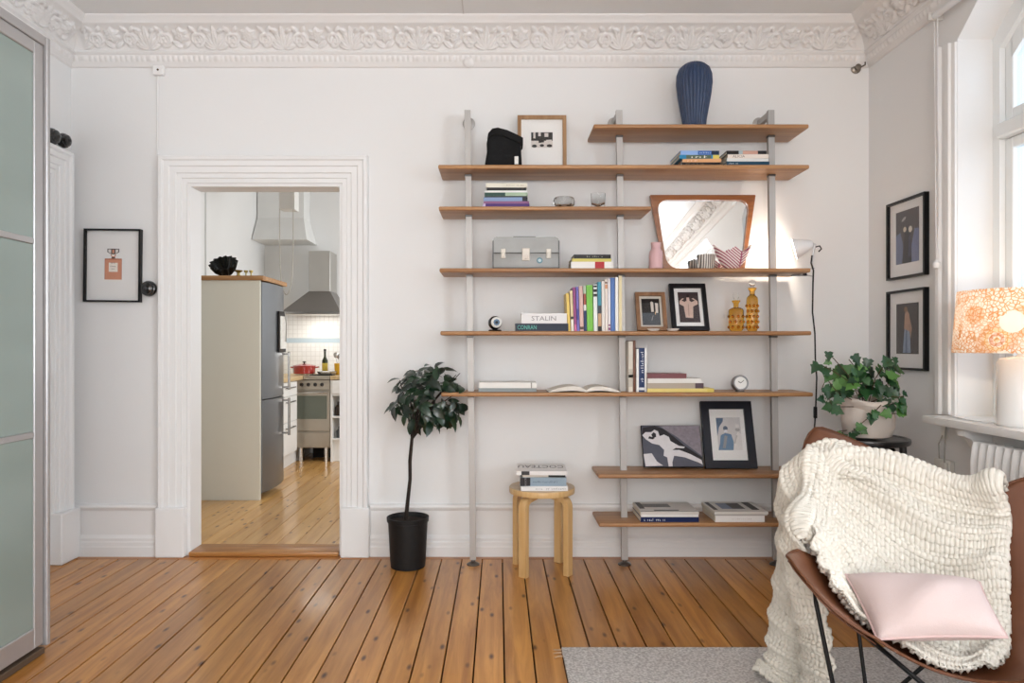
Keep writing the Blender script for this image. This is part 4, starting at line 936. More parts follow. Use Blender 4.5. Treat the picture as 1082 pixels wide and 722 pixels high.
leaning('photo_frame', 'brown wooden frame with a dark night photo on the fifth board', 689, 32, 310.5, 3.985, z5, .021, .020, WAL, (.20, .80, .15, .84), night,
  [([(0, 0), (1, 0), (1, .46), (0, .46)], slate), ([(.52, .5), (.66, .5), (.66, .86), (.56, .9), (.5, .86)], lamp_), ([(.76, .46), (.9, .46), (.92, .82), (.76, .84)], lamp_), ([(.72, .40), (.76, .40), (.76, .5), (.72, .5)], pm('#e3b98a', .5)), ([(.5, .18), (.53, .18), (.62, .36), (.59, .36)], pm('#a9a8a8', .5))], 19, 0, '#cfc8bd')
flesh = pm('#d3b8ab', .5, var=.1, vscale=40); body_d = pm('#3f3437', .5, var=.2, vscale=30)
leaning('photo_frame', 'black frame with a photo of a person lifting both arms on the fifth board', 729.5, 39, 301.5, 3.985, z5, .024, .022, pm('#17171b', .4), (.23, .79, .18, .83), body_d,
  [([(.30, .16), (.66, .14), (.72, .62), (.58, .70), (.36, .70), (.24, .62)], flesh), ([(.40, .66), (.56, .66), (.54, .84), (.48, .9), (.42, .84)], flesh), ([(.05, .60), (.28, .52), (.36, .66), (.16, .72), (.30, .78), (.22, .80), (.06, .70)], flesh), ([(.95, .60), (.70, .52), (.62, .66), (.82, .72), (.66, .78), (.74, .80), (.94, .70)], flesh),
   ([(.40, .82), (.56, .82), (.55, .90), (.48, .94), (.42, .90)], pm('#2a2223', .5)), ([(.44, .2), (.48, .2), (.5, .6), (.46, .6)], pm('#ad8f84', .5))], 19, 0)
for px, lb in ((690.5, 'small white oval dish in front of the brown wooden frame'), (711, 'small white oval dish in front of the black arms photo frame')):
    b = B(); b.lathe([(.020, 0), (.026, .003), (.036, .014), (.034, .014), (.02, .005), (.0, .004)], (0, 0, 0), 24, T(wx(px, 3.89), 3.89, z5+.0004) @ Matrix.Diagonal((1.0, .75, 1, 1)))
    tag(b.out('dish', pm('#e9e4df', .25)), lb, 'dish', 'small dishes')
AMB = crystal('amber_glass', '#f0b850', 1.42, .03); 
def decanter(label, px, hb, r, neck, top):
    t = thing('decanter', label, 'decanter', (wx(px, 3.92), 3.92, z5), 'amber decanters'); c = (wx(px, 3.92), 3.92, z5+.0005)
    b = B(); b.lathe([(r*.7, 0), (r*.86, .006), (r*.94, .014), (r, .03), (r, hb*.86), (r*.9, hb*.93), (r*.6, hb*.98), (neck, hb), (neck, hb+.020), (neck*1.6, hb+.032), (neck*1.6, hb+.038), (0, hb+.0385)], c, 32)
    b.out('bottle', AMB, t, smooth=60)
    rows = int((hb*.86)/.029)
    for i in range(rows):
        for k in range(8):
            a = 2*math.pi*(k+.5*(i % 2))/8; z = .022+i*.029
            if math.sin(a) > .35: continue
            B().sphere((c[0]+r*.97*math.cos(a), c[1]+r*.97*math.sin(a), c[2]+z), .0088, 8, 5).out('glass_knob', AMB, t, smooth=80)
    B().lathe([(neck*.85, hb+.041), (neck*.7, hb+.047), (top*.8, hb+.053), (top, hb+.066), (top*.8, hb+.080), (0, hb+.084)], c, 20).out('stopper', CG, t)
decanter('shorter round amber glass decanter with knobbed sides and clear stopper', 777.8, .130, .040, .014, .018)
decanter('taller slim amber glass decanter with knobbed sides and clear stopper', 794.8, .198, .031, .014, .019)
# round desk clock on the sixth board
cx = wx(782, 3.91); ck2 = thing('desk_clock', 'small round steel desk clock on the sixth board', 'clock', (cx, 3.91, z6))
Mc = T(cx, 3.91, z6+.0475) @ RX(90-8)
B(Mc).lathe([(.038, -.03), (.043, -.025), (.043, .012), (.040, .016), (.034, .016), (.034, .010), (.0, .010)], seg=32).out('case', pm('#8f8f90', .3, .85), ck2)
B(Mc).lathe([(.033, .0102), (.033, .0112), (.0, .0113)], seg=32).out('dial', pm('#e6e4e0', .4), ck2)
b = B(Mc); b.box(-.0015, .0015, 0, .024, .0116, .0124, M=RZ(-50)); b.box(-.002, .002, 0, .016, .0116, .0124, M=RZ(60)); b.out('hands', pm('#2b2a2a', .4), ck2, smooth=0)
B().box(cx-.018, cx+.018, 3.895, 3.94, z6+.0004, z6+.009).out('stand', pm('#6e6c6b', .4, .8), ck2, smooth=0)
# seventh board: canvas and black frame
z7 = ZS[7]
Yq = 4.01; w = 63*Yq/F; h = (wz(452, 4.10)-z7)/math.cos(math.radians(22))
Mq = T(wx(711.3, Yq), Yq, z7+.008) @ RX(-22)
cv = thing('canvas_print', 'black and white canvas of a pale reclining form on the seventh board', 'picture', Mq.translation)
B(Mq).box(-w/2, w/2, -.018, 0, 0, h, .002).out('stretcher', pm('#1f1e20', .6), cv)
pale = pm('#d8d4d6', .6, var=.10, vscale=40); dark = pm('#2b292d', .6, var=.15, vscale=30); mid = pm('#8a828a', .65, var=.35, vscale=60); slt = pm('#565762', .6, var=.15, vscale=30)
art(cv, Mq, w-.006, h-.006, 0, .003, -.0195, slt,
 [([(.30, 1), (1, 1), (1, .25), (.85, .42), (.6, .72)], mid), ([(0, .72), (.02, .95), (.22, 1), (.38, .92), (.55, .72), (.72, .50), (1, .22), (1, .05), (.9, .12), (.55, .32), (.3, .5), (.1, .62)], dark),
  ([(.02, .0), (.0, .3), (.14, .32), (.22, .12), (.32, .02)], pale), ([(.0, .76), (.06, .84), (.16, .84), (.22, .90), (.28, .86), (.30, .74), (.38, .78), (.46, .72), (.48, .62), (.62, .50), (.72, .48), (.70, .44), (.56, .45), (.50, .40), (.62, .40), (.80, .30), (.98, .16), (1, .04), (.92, .10), (.70, .22), (.52, .26), (.48, .10), (.48, .0), (.41, .0), (.40, .22), (.34, .26), (.36, .40), (.28, .52), (.16, .56), (.06, .66)], pale),
  ([(.16, .78), (.20, .84), (.24, .80), (.24, .72), (.18, .70)], dark), ([(.10, .68), (.18, .66), (.22, .70), (.12, .74)], dark), ([(.56, .24), (.95, .02), (.56, .0)], slt)])
navy = pm('#1b1d27', .4, var=.06)
blu, gl1 = pm('#5f7f9f', .6, var=.2, vscale=25), pm('#c9c6c6', .6, var=.06)
leaning('photo_frame', 'wide black frame with a print of a blue figure on the seventh board', 772, 54.5, 425.5, 4.02, z7, .044, .024, navy, (.29, .76, .27, .76), gl1,
  [([(0, .42), (0, .98), (.30, .98), (.28, .88), (.1, .7)], pm('#46607c', .6, var=.3, vscale=40)), ([(.0, .0), (.62, .0), (.66, .25), (.58, .48), (.34, .52), (.14, .45), (.08, .2)], blu), ([(.18, .06), (.3, .05), (.42, .42), (.3, .45)], pm('#8d8f90', .6)), (disc(.36, .66, .10, .075), pm('#4e5f76', .6)), ([(.28, .54), (.44, .54), (.42, .62), (.32, .62)], pm('#d5dbe2', .6)),
   ([(.62, .0), (1, .0), (1, .5), (.86, .55), (.74, .4)], pm('#dedad8', .6)), (disc(.86, .62, .10, .05), pm('#a5a3a3', .6, var=.3, vscale=60)), (disc(.86, .74, .09, .06), pm('#d9d5d3', .6)), ([(.66, .2), (.72, .2), (.84, .44), (.78, .46)], pm('#b9b5b3', .6))], 17, 0, '#e9e7e5')
# clamp lamp on the right end of the fourth board
WLM = pm('#e9e9ea', .3, var=.01)
nk = wp(859, 257.5, 3.95); rimc = wp(843.3, 260.8, 3.99); 
cl = thing('clamp_lamp', 'small white cone clamp lamp gripping the end of the fourth board', 'lamp', wp(857, 284, 3.95))
ax = Vector((-.80, .32, -.22)).normalized(); q = Vector((0, 0, 1)).rotation_difference(ax).to_matrix().to_4x4()
Mh = Matrix.Translation(nk) @ q
B(Mh).lathe([(.014, .0), (.020, .004), (.026, .016), (.058, .098), (.0575, .099), (.0245, .018), (.0, .008)], seg=32, cap0=True, cap1=True).out('shade', WLM, cl)
BULB = pm('#fff2dc', .4, emit='#ffe6c0', es=14)
B(Mh).sphere((0, 0, .062), .024, 16, 10).out('bulb', BULB, cl)
b = B(); b.tube([nk, nk+Vector((.012, 0, -.004)), wp(859, 268, 3.95), wp(857.5, 277, 3.95), wp(858.5, 283, 3.95)], .006, 8); b.out('arm', pm('#cfcfd0', .3, .8), cl)
b = B(); b.tube([wp(862, 261, 3.95), wp(866, 260, 3.95), wp(868, 263, 3.95), wp(865, 266, 3.95)], .004, 6); b.out('tilt_handle', pm('#2a2a2b', .4), cl)
xe = 1.690-LEAN*z4
b = B(); b.box(xe-.045, xe+.020, 3.935, 3.965, z4+.0005, z4+.006, .001); b.box(xe-.06, xe+.020, 3.935, 3.965, z4-TK-.010, z4-TK-.004, .001); b.box(xe+.006, xe+.016, 3.935, 3.965, z4-TK-.008, z4+.004); b.out('clamp', pm('#35343a', .35, .5), cl)
b = B(); b.cyl((xe+.016, 3.943, z4+.004), (xe+.062, 3.943, z4+.010), .003, seg=6); b.cyl((xe+.016, 3.957, z4-TK-.004), (xe+.062, 3.957, z4-TK-.012), .003, seg=6); b.out('clamp_wires', pm('#b5b5b6', .3, .9), cl)
B().tube([wp(858, 270, 3.93), wp(857, 278, 3.925), wp(859.5, 286, 3.92), wp(859, 300, 3.93), wp(858.5, 330, 3.94), wp(861, 352, 3.95), wp(861.5, 378, 3.95), wp(863, 400, 3.95), wp(862, 430, 3.95), wp(860.5, 455, 3.95), wp(858.5, 476, 3.97), wp(861, 520, 4.0), wp(864, 560, 4.05), (1.78, 4.09, .006)], .0042, 6).out('cable', pm('#161616', .5), cl)
b = B(); c0 = wp(861.5, 436, 3.95); b.box(-.009, .009, -.008, .008, -.032, .032, .004, 2, M=Matrix.Translation(c0)); b.out('cable_switch', BLK, cl)
pl_ = bpy.data.lights.new('clamp_lamp_bulb', 'POINT'); pl_.energy = 3.2; pl_.color = (1, .88, .74); pl_.shadow_soft_size = .02
po = bpy.data.objects.new('clamp_lamp_bulb', pl_); COL.objects.link(po); po.location = Mh @ Vector((0, 0, .092))
# ================================================================== STOOL, PLANTS, SILL
BIRCH = wood('birch', '#d0a468', '#e2c08c', 2, 10, .4, .15, stretch=.05)
sxc, syc = wx(572.6, 3.90), 3.90
sg = thing('round_stool', 'round birch stool with bent legs below the shelves', 'stool', (sxc, syc, 0))
B().lathe([(.166, 0.4180), (.174, 0.4200), (.176, 0.4240), (.176, 0.4500), (.173, 0.4535), (.0, 0.4540)], (sxc, syc, 0), 48).out('seat', wood('birch_seat', '#b39472', '#cbb08e', 0, 10, 0.4140, .1), sg)
B().lathe([(.1762, 0.4210), (.1772, 0.4230), (.1772, 0.4480), (.1762, 0.4500)], (sxc, syc, 0), 48, cap0=False, cap1=False).out('edge_band', BIRCH, sg)
for k in range(4):
    a = math.radians(45+90*k+7)
    outer = [(.035, 0.4175)]+[(.125+.0565*math.sin(t*math.pi/2), 0.3610+.0565*math.cos(t*math.pi/2)) for t in np.linspace(0, 1, 9)]+[(.1815, .0008)]
    inner = [(.1520, .0008)]+[(.125+.027*math.cos(t*math.pi/2), 0.3610+.027*math.sin(t*math.pi/2)) for t in np.linspace(0, 1, 7)]+[(.035, 0.4020)]
    poly = outer+inner
    b = B(T(sxc, syc, 0) @ RZ(math.degrees(a))); b.prism(poly, -.022, .022); b.out('leg', BIRCH, sg, smooth=30)
zt = .4546
def sbook(label, dx0, dx1, y0, W, z, Th, cover, rot, **k):
    x0, x1 = dx0+sxc, dx1+sxc; y0 += .055
    return book(label, 'books on the stool', T((x0+x1)/2, y0, z) @ RZ(rot) @ T(-(x1-x0)/2, 0, 0), x1-x0, Th, W, cover, **k)
sbook('white paperback with small spine letters at the bottom of the stool stack', -.118, .128, 3.70, .19, zt, .024, '#e9e7e6', 1, txt=(18, .32, .98, .35, '#5d5a58'))
sbook('grey blue paperback with a black and white spine photo on the stool', -.122, .120, 3.71, .18, zt+.0243, .044, '#93a5b3', -1, bands=((.0, .22, '#2a2729'), (.10, .14, '#d9d2d2')), txt=(22, .28, .82, .22, '#3c4650'))
sbook('thin cream book with a black edge under the top book on the stool', -.108, .116, 3.72, .17, zt+.0687, .014, '#d9cfc4', 2, bands=((.6, 1, '#1d1a19'),))
tb = sbook('white book with slanted grey capital title lying on top of the stool stack', -.142, .122, 3.70, .235, zt+.0831, .020, '#e9e6e3', -2, soft=True, bands=((.10, .26, '#3b3839'),))
text('COCTEAU', T(sxc+.118, 3.935, zt+.1037) @ RZ(177) , .245, .085, pm('#6f6b6c', .6), tb)
# ---- standard tree in a black pot
pcx, pcy = wx(431, 3.95), 3.95
tr_ = thing('potted_tree', 'small round crowned tree with glossy dark leaves in a black plastic pot', 'plant', (pcx, pcy, 0))
b = B(); b.lathe([(.088, .001), (.093, .004), (.098, .05), (.108, .25), (.114, .252), (.116, .275), (.110, .277), (.104, .268), (.102, .24), (.0, .24)], (pcx, pcy, 0), 40, rfn=lambda a, z: 1+(.006*math.cos(20*a) if z < .24 else 0))
b.out('pot', pm('#1a1a1b', .5, var=.4, vscale=30), tr_)
b = B(); b.lathe([(.1, .238), (.1, .252), (.05, .262), (.0, .258)], (pcx, pcy, 0), 24); b.out('soil', pm('#241a14', .95, bump=1, bscale=90), tr_)
cr = Vector((wx(455, 3.95), 3.95, wz(417, 3.95)))
trunk = [(pcx-.012, pcy, .25), (pcx+.0, pcy-.01, .36), (pcx+.012, pcy, .48), (pcx+.010, pcy+.01, .58), (pcx+.022, pcy, .70), (pcx+.04, pcy, .80), (pcx+.07, pcy, .90)]
B().tube(trunk, [.012, .0105, .0095, .010, .009, .008, .006], 8).out('trunk', pm('#2c241f', .8, bump=.8, bscale=60), tr_)
for k in range(9):
    a = k*2.4; e = cr+Vector((.17*math.cos(a), .10*math.sin(a), .03+.10*math.sin(k*1.7)))
    B().tube([trunk[4], (Vector(trunk[4])+e)/2+Vector((0, 0, .04)), e], [.006, .004, .002], 5).out('branch', pm('#2c241f', .8), tr_)
LEAF, nt, p = newmat('glossy_leaf'); oi = nt.nodes.new('ShaderNodeObjectInfo')
nt.links.new(mixcol(nt, oi.outputs['Random'], lin('#0c1c13'), lin('#213c25')), p.inputs['Base Color']); p.inputs['Roughness'].default_value = .3; p.inputs['Coat Weight'].default_value = .25
def leafmesh(name, mat, L=.078, Wd=.036):
    xs = [0, .12, .35, .6, .82, 1]; ws = [.02, .55, 1, .92, .5, .0]; V = []; Fq = []
    for i, (x, w) in enumerate(zip(xs, ws)):
        dz = -.10*L*(x-.4)**2*4
        V += [(x*L, -w*Wd/2, dz+.12*w*Wd), (x*L, 0, dz), (x*L, w*Wd/2, dz+.12*w*Wd)]
    for i in range(5):
        a = 3*i; Fq += [(a, a+3, a+4, a+1), (a+1, a+4, a+5, a+2)]
    me = bpy.data.meshes.new(name); me.from_pydata(V, [], Fq); me.materials.append(mat); me.shade_smooth(); return me
lm = leafmesh('leaf', LEAF)
Rl = random.Random(11)
def put_leaf(me, parent, pos, nrm, tip, sc):
    o = bpy.data.objects.new('leaf', me); COL.objects.link(o); adopt(o, parent)
    z = nrm.normalized(); x = (tip-z*tip.dot(z)).normalized(); y = z.cross(x)
    M = Matrix((x, y, z)).transposed().to_4x4(); o.matrix_basis = Matrix.Translation(pos) @ M @ Matrix.Diagonal((sc, sc, sc, 1)); return o
nl = 0
while nl < 225:
    d = Vector((Rl.gauss(0, 1), Rl.gauss(0, 1), Rl.gauss(0, 1))).normalized(); r = Rl.uniform(.35, 1)**.6
    p_ = cr+Vector((d.x*.215*r, d.y*.135*r, d.z*.165*r))
    if p_.x > -.36 and abs(p_.z-(z6-.01)) < .034 and p_.y > 3.80: continue
    if abs(p_.x+.15) < .08 and abs(p_.y-YU) < .07: continue
    n_ = (d*.8+Vector((0, -.55, .7))+Vector((Rl.uniform(-.5, .5),)*3)).normalized(); tip = d*.6+Vector((Rl.uniform(-1, 1), Rl.uniform(-1, 1), Rl.uniform(-1, .3)))
    put_leaf(lm, tr_, p_, n_, tip, Rl.uniform(.8, 1.3)); nl += 1
# ---- black bentwood stool with the ivy
bsx, bsy, bsz = wx(913.5, 3.68), 3.68, .745
bs = thing('bentwood_stool', 'tall black bentwood stool in the corner under the ivy', 'stool', (bsx, bsy, 0))
BW_ = pm('#121213', .3, coat=.4)
B().lathe([(.190, -.030), (.205, -.026), (.210, -.012), (.208, .0), (.196, .004), (.186, -.004), (.0, -.005)], (bsx, bsy, bsz), 44).out('seat', BW_, bs)
for k in range(4):
    a = math.radians(45+90*k+8); c, s_ = math.cos(a), math.sin(a)
    B().tube([(bsx+r*c, bsy+r*s_, z) for r, z in ((.172, bsz-.028), (.185, .5), (.205, .25), (.228, .0008))], [.017, .017, .016, .013], 10).out('leg', BW_, bs)
    a2 = a+math.pi/2; p0 = Vector((bsx+.190*c, bsy+.190*s_, .46)); p1 = Vector((bsx+.190*math.cos(a2), bsy+.190*math.sin(a2), .46)); pts = []
    for t in np.linspace(0, 1, 11):
        q_ = p0.lerp(p1, t); q_.z = .46+.235*math.sin(math.pi*t)**.6; pts.append(q_)
    B().tube(pts, .010, 8).out('brace', BW_, bs)
B().lathe([(.165, .20), (.185, .20), (.185, .218), (.165, .218), (.165, .20)], (bsx, bsy, 0), 40, cap0=False, cap1=False).out('foot_ring', BW_, bs)
iv = thing('ivy_plant', 'green ivy in a crumpled pale paper bag on the black stool', 'plant', (bsx, bsy, bsz))
zb = bsz+.0045; b = B(); n = 40; rings = []; Rb = random.Random(3)
ph = [Rb.uniform(0, 6.28) for _ in range(8)]
for r, z in ((.085, 0), (.108, .006), (.120, .05), (.124, .10), (.128, .150), (.136, .166), (.142, .176), (.142, .190), (.132, .196), (.122, .19), (.118, .15), (.02, .15)):
    rings.append([(bsx+.005+r*(1+(.045*math.sin(3*a+ph[0]+z*30)+.034*math.sin(7*a+ph[1]-z*55)+.024*math.sin(13*a+z*90))*(1 if .003 < z else .3))*math.cos(a), bsy-.02+r*.95*(1+.035*math.sin(4*a+ph[2]+z*40))*math.sin(a), zb+z+(.010*math.sin(3*a+ph[3]) if z > .12 else 0)) for a in [2*math.pi*k/n for k in range(n)]])
b.ring(rings); b.out('paper_bag', pm('#cfc4bb', .75, bump=.7, bscale=25, var=.12, vscale=14), iv, smooth=28)
IVY, nt, p = newmat('ivy_leaf'); oi = nt.nodes.new('ShaderNodeObjectInfo'); rp = nt.nodes.new('ShaderNodeValToRGB')
rp.color_ramp.elements[0].color = lin('#173a1e'); rp.color_ramp.elements[1].color = lin('#5c8a44'); e_ = rp.color_ramp.elements.new(.65); e_.color = lin('#264f29')
nt.links.new(oi.outputs['Random'], rp.inputs[0]); nt.links.new(rp.outputs[0], p.inputs['Base Color']); p.inputs['Roughness'].default_value = .35
iv_o = [(0, 0), (-.10, .22), (.05, .52), (.30, .36), (.42, .50), (.56, .28), (1.0, 0), (.56, -.28), (.42, -.50), (.30, -.36), (.05, -.52), (-.10, -.22)]
me = bpy.data.meshes.new('ivy_leaf'); V = [(.25, 0, 0)]+[(x, y, .16*abs(y)-.12*x*x) for x, y in iv_o]; me.from_pydata([(x*.072, y*.072, z*.072*1.6) for x, y, z in V], [], [(0, i+1, (i+1) % 12+1) for i in range(12)]); me.materials.append(IVY); me.shade_smooth(); im = me
STEM = pm('#4a3426', .7)
ic = Vector((bsx+.0, bsy-.02, zb+.215)); Ri = random.Random(5)
ends = []
vines = [[(915, 425), (900, 405), (880, 392), (868, 386)], [(910, 425), (895, 395), (880, 378), (876, 375)], [(905, 425), (885, 415), (873, 400), (868, 412)], [(915, 425), (915, 395), (913, 380)], [(918, 425), (925, 400), (935, 385), (944, 380)],
         [(920, 425), (938, 418), (948, 420), (955, 419)], [(922, 424), (936, 430), (944, 426), (950, 430), (948, 437), (941, 438)], [(915, 440), (908, 452), (900, 456)], [(912, 425), (905, 390), (897, 380)], [(905, 430), (880, 430), (874, 418), (872, 422)], [(895, 455), (885, 456), (871, 462)], [(931, 428), (922, 438), (905, 452)]]
for i, vn in enumerate(vines):
    pts = []
    for j, (px, py) in enumerate(vn):
        Yv = bsy-.03-(.05+.11*min(1, j/2) if i not in (3, 8) else .04*j); pts.append(wp(px, py, Yv if i != 11 else bsy-.165))
    B().tube(pts, .0022, 5).out('vine', STEM, iv); ends.append(pts[-1])
    for j, q_ in enumerate(pts[1:]):
        for s2 in ((0, 1) if j == 0 else (0,)):
            n_ = Vector((Ri.uniform(-.5, .5), -.8, Ri.uniform(.1, .7))); put_leaf(im, iv, q_+Vector((Ri.uniform(-.02, .02), -.012*s2-.004, Ri.uniform(-.02, .02))), n_, Vector((Ri.uniform(-1, 1), 0, Ri.uniform(-1, .4))), Ri.uniform(.5, .9))
for k in range(80):
    a = Ri.uniform(0, 6.283); rr = Ri.uniform(.2, 1)**.5; q_ = ic+Vector((.165*rr*math.cos(a)-.015, .115*rr*math.sin(a)-.015, Ri.uniform(.015, .21)*(1-.35*rr)))
    n_ = Vector((.6*math.cos(a)+Ri.uniform(-.4, .4), -.7, .55+Ri.uniform(-.3, .3))); put_leaf(im, iv, q_, n_, Vector((math.cos(a)+Ri.uniform(-.6, .6), -.2, Ri.uniform(-1, .3))), Ri.uniform(.55, 1.1))
# ---- radiator
RADM = pm('#eceae8', .35, var=.01)
ra = thing('radiator', 'white column radiator under the window sill', 'radiator', (2.06, 2.4, .1))
for k in range(24):
    y = 3.05-k*.048; b = B(); rings = []
    for z, w in ((.12, .012), (.14, .021), (.18, .0225), (.72, .0225), (.775, .021), (.797, .015), (.806, .006)):
        sx_ = .045 if z < .75 else .045-.012*((z-.75)/.056)
        rings.append([(2.045+sx_*math.cos(a), y+w*math.sin(a), z) for a in [2*math.pi*i/12 for i in range(12)]])
    b.ring(rings); b.out('column', RADM, ra)
for z in (.16, .75): B().cyl((2.05, 3.06, z), (2.05, 1.92, z), .016).out('header_pipe', RADM, ra)
for y in (3.0, 1.97): B().box(2.05, 2.06, y-.01, y+.01, .0008, .14).out('foot', RADM, ra, smooth=0)
# ---- sockets and cables
so = thing('wall_socket', 'double white wall socket low on the window wall', 'socket', (XR, 3.36, .66))
ys, zs = 3.45, wz(494, 3.45)
B().box(XR-.030, XR-.0006, ys-.075, ys+.045, zs-.045, zs+.040, .005).out('housing', pm('#dedad2', .4), so)
for dy in (.018, .034): B().cyl((XR-.0302, ys+dy-.01, zs-.005), (XR-.032, ys+dy-.01, zs-.005), .005, seg=8).out('pin_hole', BLK, so)
B().box(XR-.045, XR-.0301, ys-.07, ys-.025, zs-.035, zs+.03, .005).out('plug', pm('#e4e1da', .4), so)
B().box(XR-.02, XR-.0006, ys-.02, ys+.005, SILL-.115, SILL-.04, .003).out('cable_clip', pm('#e4e1da', .4), so)
for pts in ([(XR-.02, ys-.01, SILL-.10), (XR-.02, ys+.02, .74), (XR-.02, ys+.015, zs+.02), (XR-.02, ys+.10, .4), (XR-.04, ys+.14, .02)], [(XR-.015, ys-.03, SILL-.05), (XR-.03, ys-.045, .76), (XR-.036, ys-.05, zs+.03)]):
    B().tube(pts, .0035, 6).out('cable', pm('#a9a49c', .5), so)
# ---- blind pull above the niche
rb = thing('roller_blind', 'rolled white blind with a long pull cord above the window niche', 'blind', (XR-.05, 3.4, 2.8))
B().cyl((XR-.045, 3.46, 2.800), (XR-.045, 1.88, 2.800), .016).out('roller', WLM, rb)
B().box(XR-.075, XR-.0006, 3.462, 3.475, 2.782, 2.818, .002).out('bracket', pm('#d5d2cd', .4), rb)
xc_, yc_ = XR-.045, 3.468-.02
zl = wz(276, 3.45)
B().tube([(xc_+.002, yc_+.02, 2.79), (xc_+.004, yc_+.018, 2.4), (xc_+.002, yc_+.010, 2.0), (xc_, yc_, zl)], .0022, 5).out('cord', WLM, rb)
B().tube([(xc_-.004, yc_-.016, 2.79), (xc_-.002, yc_-.016, 2.3), (xc_, yc_-.03, 1.9), (xc_, yc_-.004, zl)], .0022, 5).out('cord', WLM, rb)
b = B(); b.lathe([(.014, -.03), (.018, -.02), (.018, -.006), (.007, .006), (.004, .012), (.0, .013)], (xc_, yc_-.002, zl-.004), 14); b.out('cord_knob', WLM, rb)
# ---- table lamp on the sill
lx, ly = 2.135, 2.935; lz = SILL+.0006
tl = thing('table_lamp', 'white table lamp with an orange flower patterned drum shade on the sill', 'lamp', (lx, ly, lz))
B().lathe([(.085, 0), (.090, .006), (.0915, .02), (.088, .26), (.078, .275), (.02, .285), (.012, .30), (.012, .36), (.0, .361)], (lx, ly, lz), 40).out('base', pm('#f3f2f0', .18, coat=.4, var=.005), tl)
SHADE, nt, p = newmat('flower_shade'); L = nt.links
nt.nodes.remove(p); outn = nt.nodes['Material Output']
tc = nt.nodes.new('ShaderNodeTexCoord'); 
def vor(scale, feat='F1'):
    v = nt.nodes.new('ShaderNodeTexVoronoi'); v.inputs['Scale'].default_value = scale; v.feature = feat; L.new(tc.outputs['Object'], v.inputs['Vector']); return v
def ramp(src, stops):
    r = nt.nodes.new('ShaderNodeValToRGB'); r.color_ramp.interpolation = 'CONSTANT'; els = r.color_ramp.elements
    els[0].position, els[0].color = stops[0]; els[1].position, els[1].color = stops[1]
    for s_ in stops[2:]: e = els.new(s_[0]); e.color = s_[1]
    L.new(src, r.inputs[0]); return r.outputs[0]
W1, O1, O2, Y1 = lin('#fdfaf4'), lin('#efc293'), lin('#e6a582'), lin('#f4d386')
big = vor(9); small = vor(70, 'DISTANCE_TO_EDGE'); pet = vor(38)
cells = ramp(small.outputs['Distance'], [(0, O1), (.09, W1)])
rings_ = ramp(big.outputs['Distance'], [(0, Y1), (.10, W1), (.14, O2), (.24, W1), (.28, Y1), (.40, O1), (.62, W1)])
sepc = nt.nodes.new('ShaderNodeSeparateColor'); L.new(big.outputs['Color'], sepc.inputs[0])
pick = nt.nodes.new('ShaderNodeMath'); pick.operation = 'GREATER_THAN'; pick.inputs[1].default_value = .45; L.new(sepc.outputs[0], pick.inputs[0])
c_ = mixcol(nt, .6, rings_, cells); c_ = mixcol(nt, pick.outputs[0], cells, c_)
pick2 = nt.nodes.new('ShaderNodeMath'); pick2.operation = 'GREATER_THAN'; pick2.inputs[1].default_value = .80; L.new(sepc.outputs[1], pick2.inputs[0])
inner = nt.nodes.new('ShaderNodeMath'); inner.operation = 'LESS_THAN'; inner.inputs[1].default_value = .40; L.new(big.outputs['Distance'], inner.inputs[0])
both = nt.nodes.new('ShaderNodeMath'); both.operation = 'MULTIPLY'; L.new(pick2.outputs[0], both.inputs[0]); L.new(inner.outputs[0], both.inputs[1])
c_ = mixcol(nt, both.outputs[0], c_, W1)
df = nt.nodes.new('ShaderNodeBsdfDiffuse'); tn = nt.nodes.new('ShaderNodeBsdfTranslucent'); mx = nt.nodes.new('ShaderNodeMixShader'); mx.inputs[0].default_value = .55
L.new(c_, df.inputs[0]); L.new(c_, tn.inputs[0]); L.new(df.outputs[0], mx.inputs[1]); L.new(tn.outputs[0], mx.inputs[2]); L.new(mx.outputs[0], outn.inputs[0])
zs0, zs1 = wz(370, ly)-lz-.012, wz(307, ly)-lz
B().lathe([(.245, zs0), (.226, zs1), (.2245, zs1), (.2435, zs0), (.245, zs0)], (lx, ly, lz), 64, cap0=False, cap1=False).out('lamp_shade', SHADE, tl)
b = B()
for k in range(3):
    a = k*2.094; b.cyl((lx, ly, lz+.355), (lx+.235*math.cos(a), ly+.235*math.sin(a), lz+zs0+.03), .002, seg=5)
b.out('shade_ring', pm('#c9c6c0', .4, .8), tl)
B().sphere((lx, ly, lz+.40), .03, 16, 10).out('bulb', pm('#fff4e2', .4, emit='#ffe9c8', es=3), tl)
tp = bpy.data.lights.new('table_lamp_bulb', 'POINT'); tp.energy = 2.2; tp.color = (1, .86, .68); tp.shadow_soft_size = .03
to = bpy.data.objects.new('table_lamp_bulb', tp); COL.objects.link(to); to.location = (lx, ly, lz+.45)
B().tube([(lx-.06, ly+.07, lz+.004), (lx-.09, ly+.2, lz+.004), (lx-.06, ly+.33, lz+.004), (lx-.03, ly+.43, lz+.006), (XR-.012, 3.397, lz+.02), (XR-.012, 3.405, SILL-.06)], .004, 6).out('cable', WLM, tl)
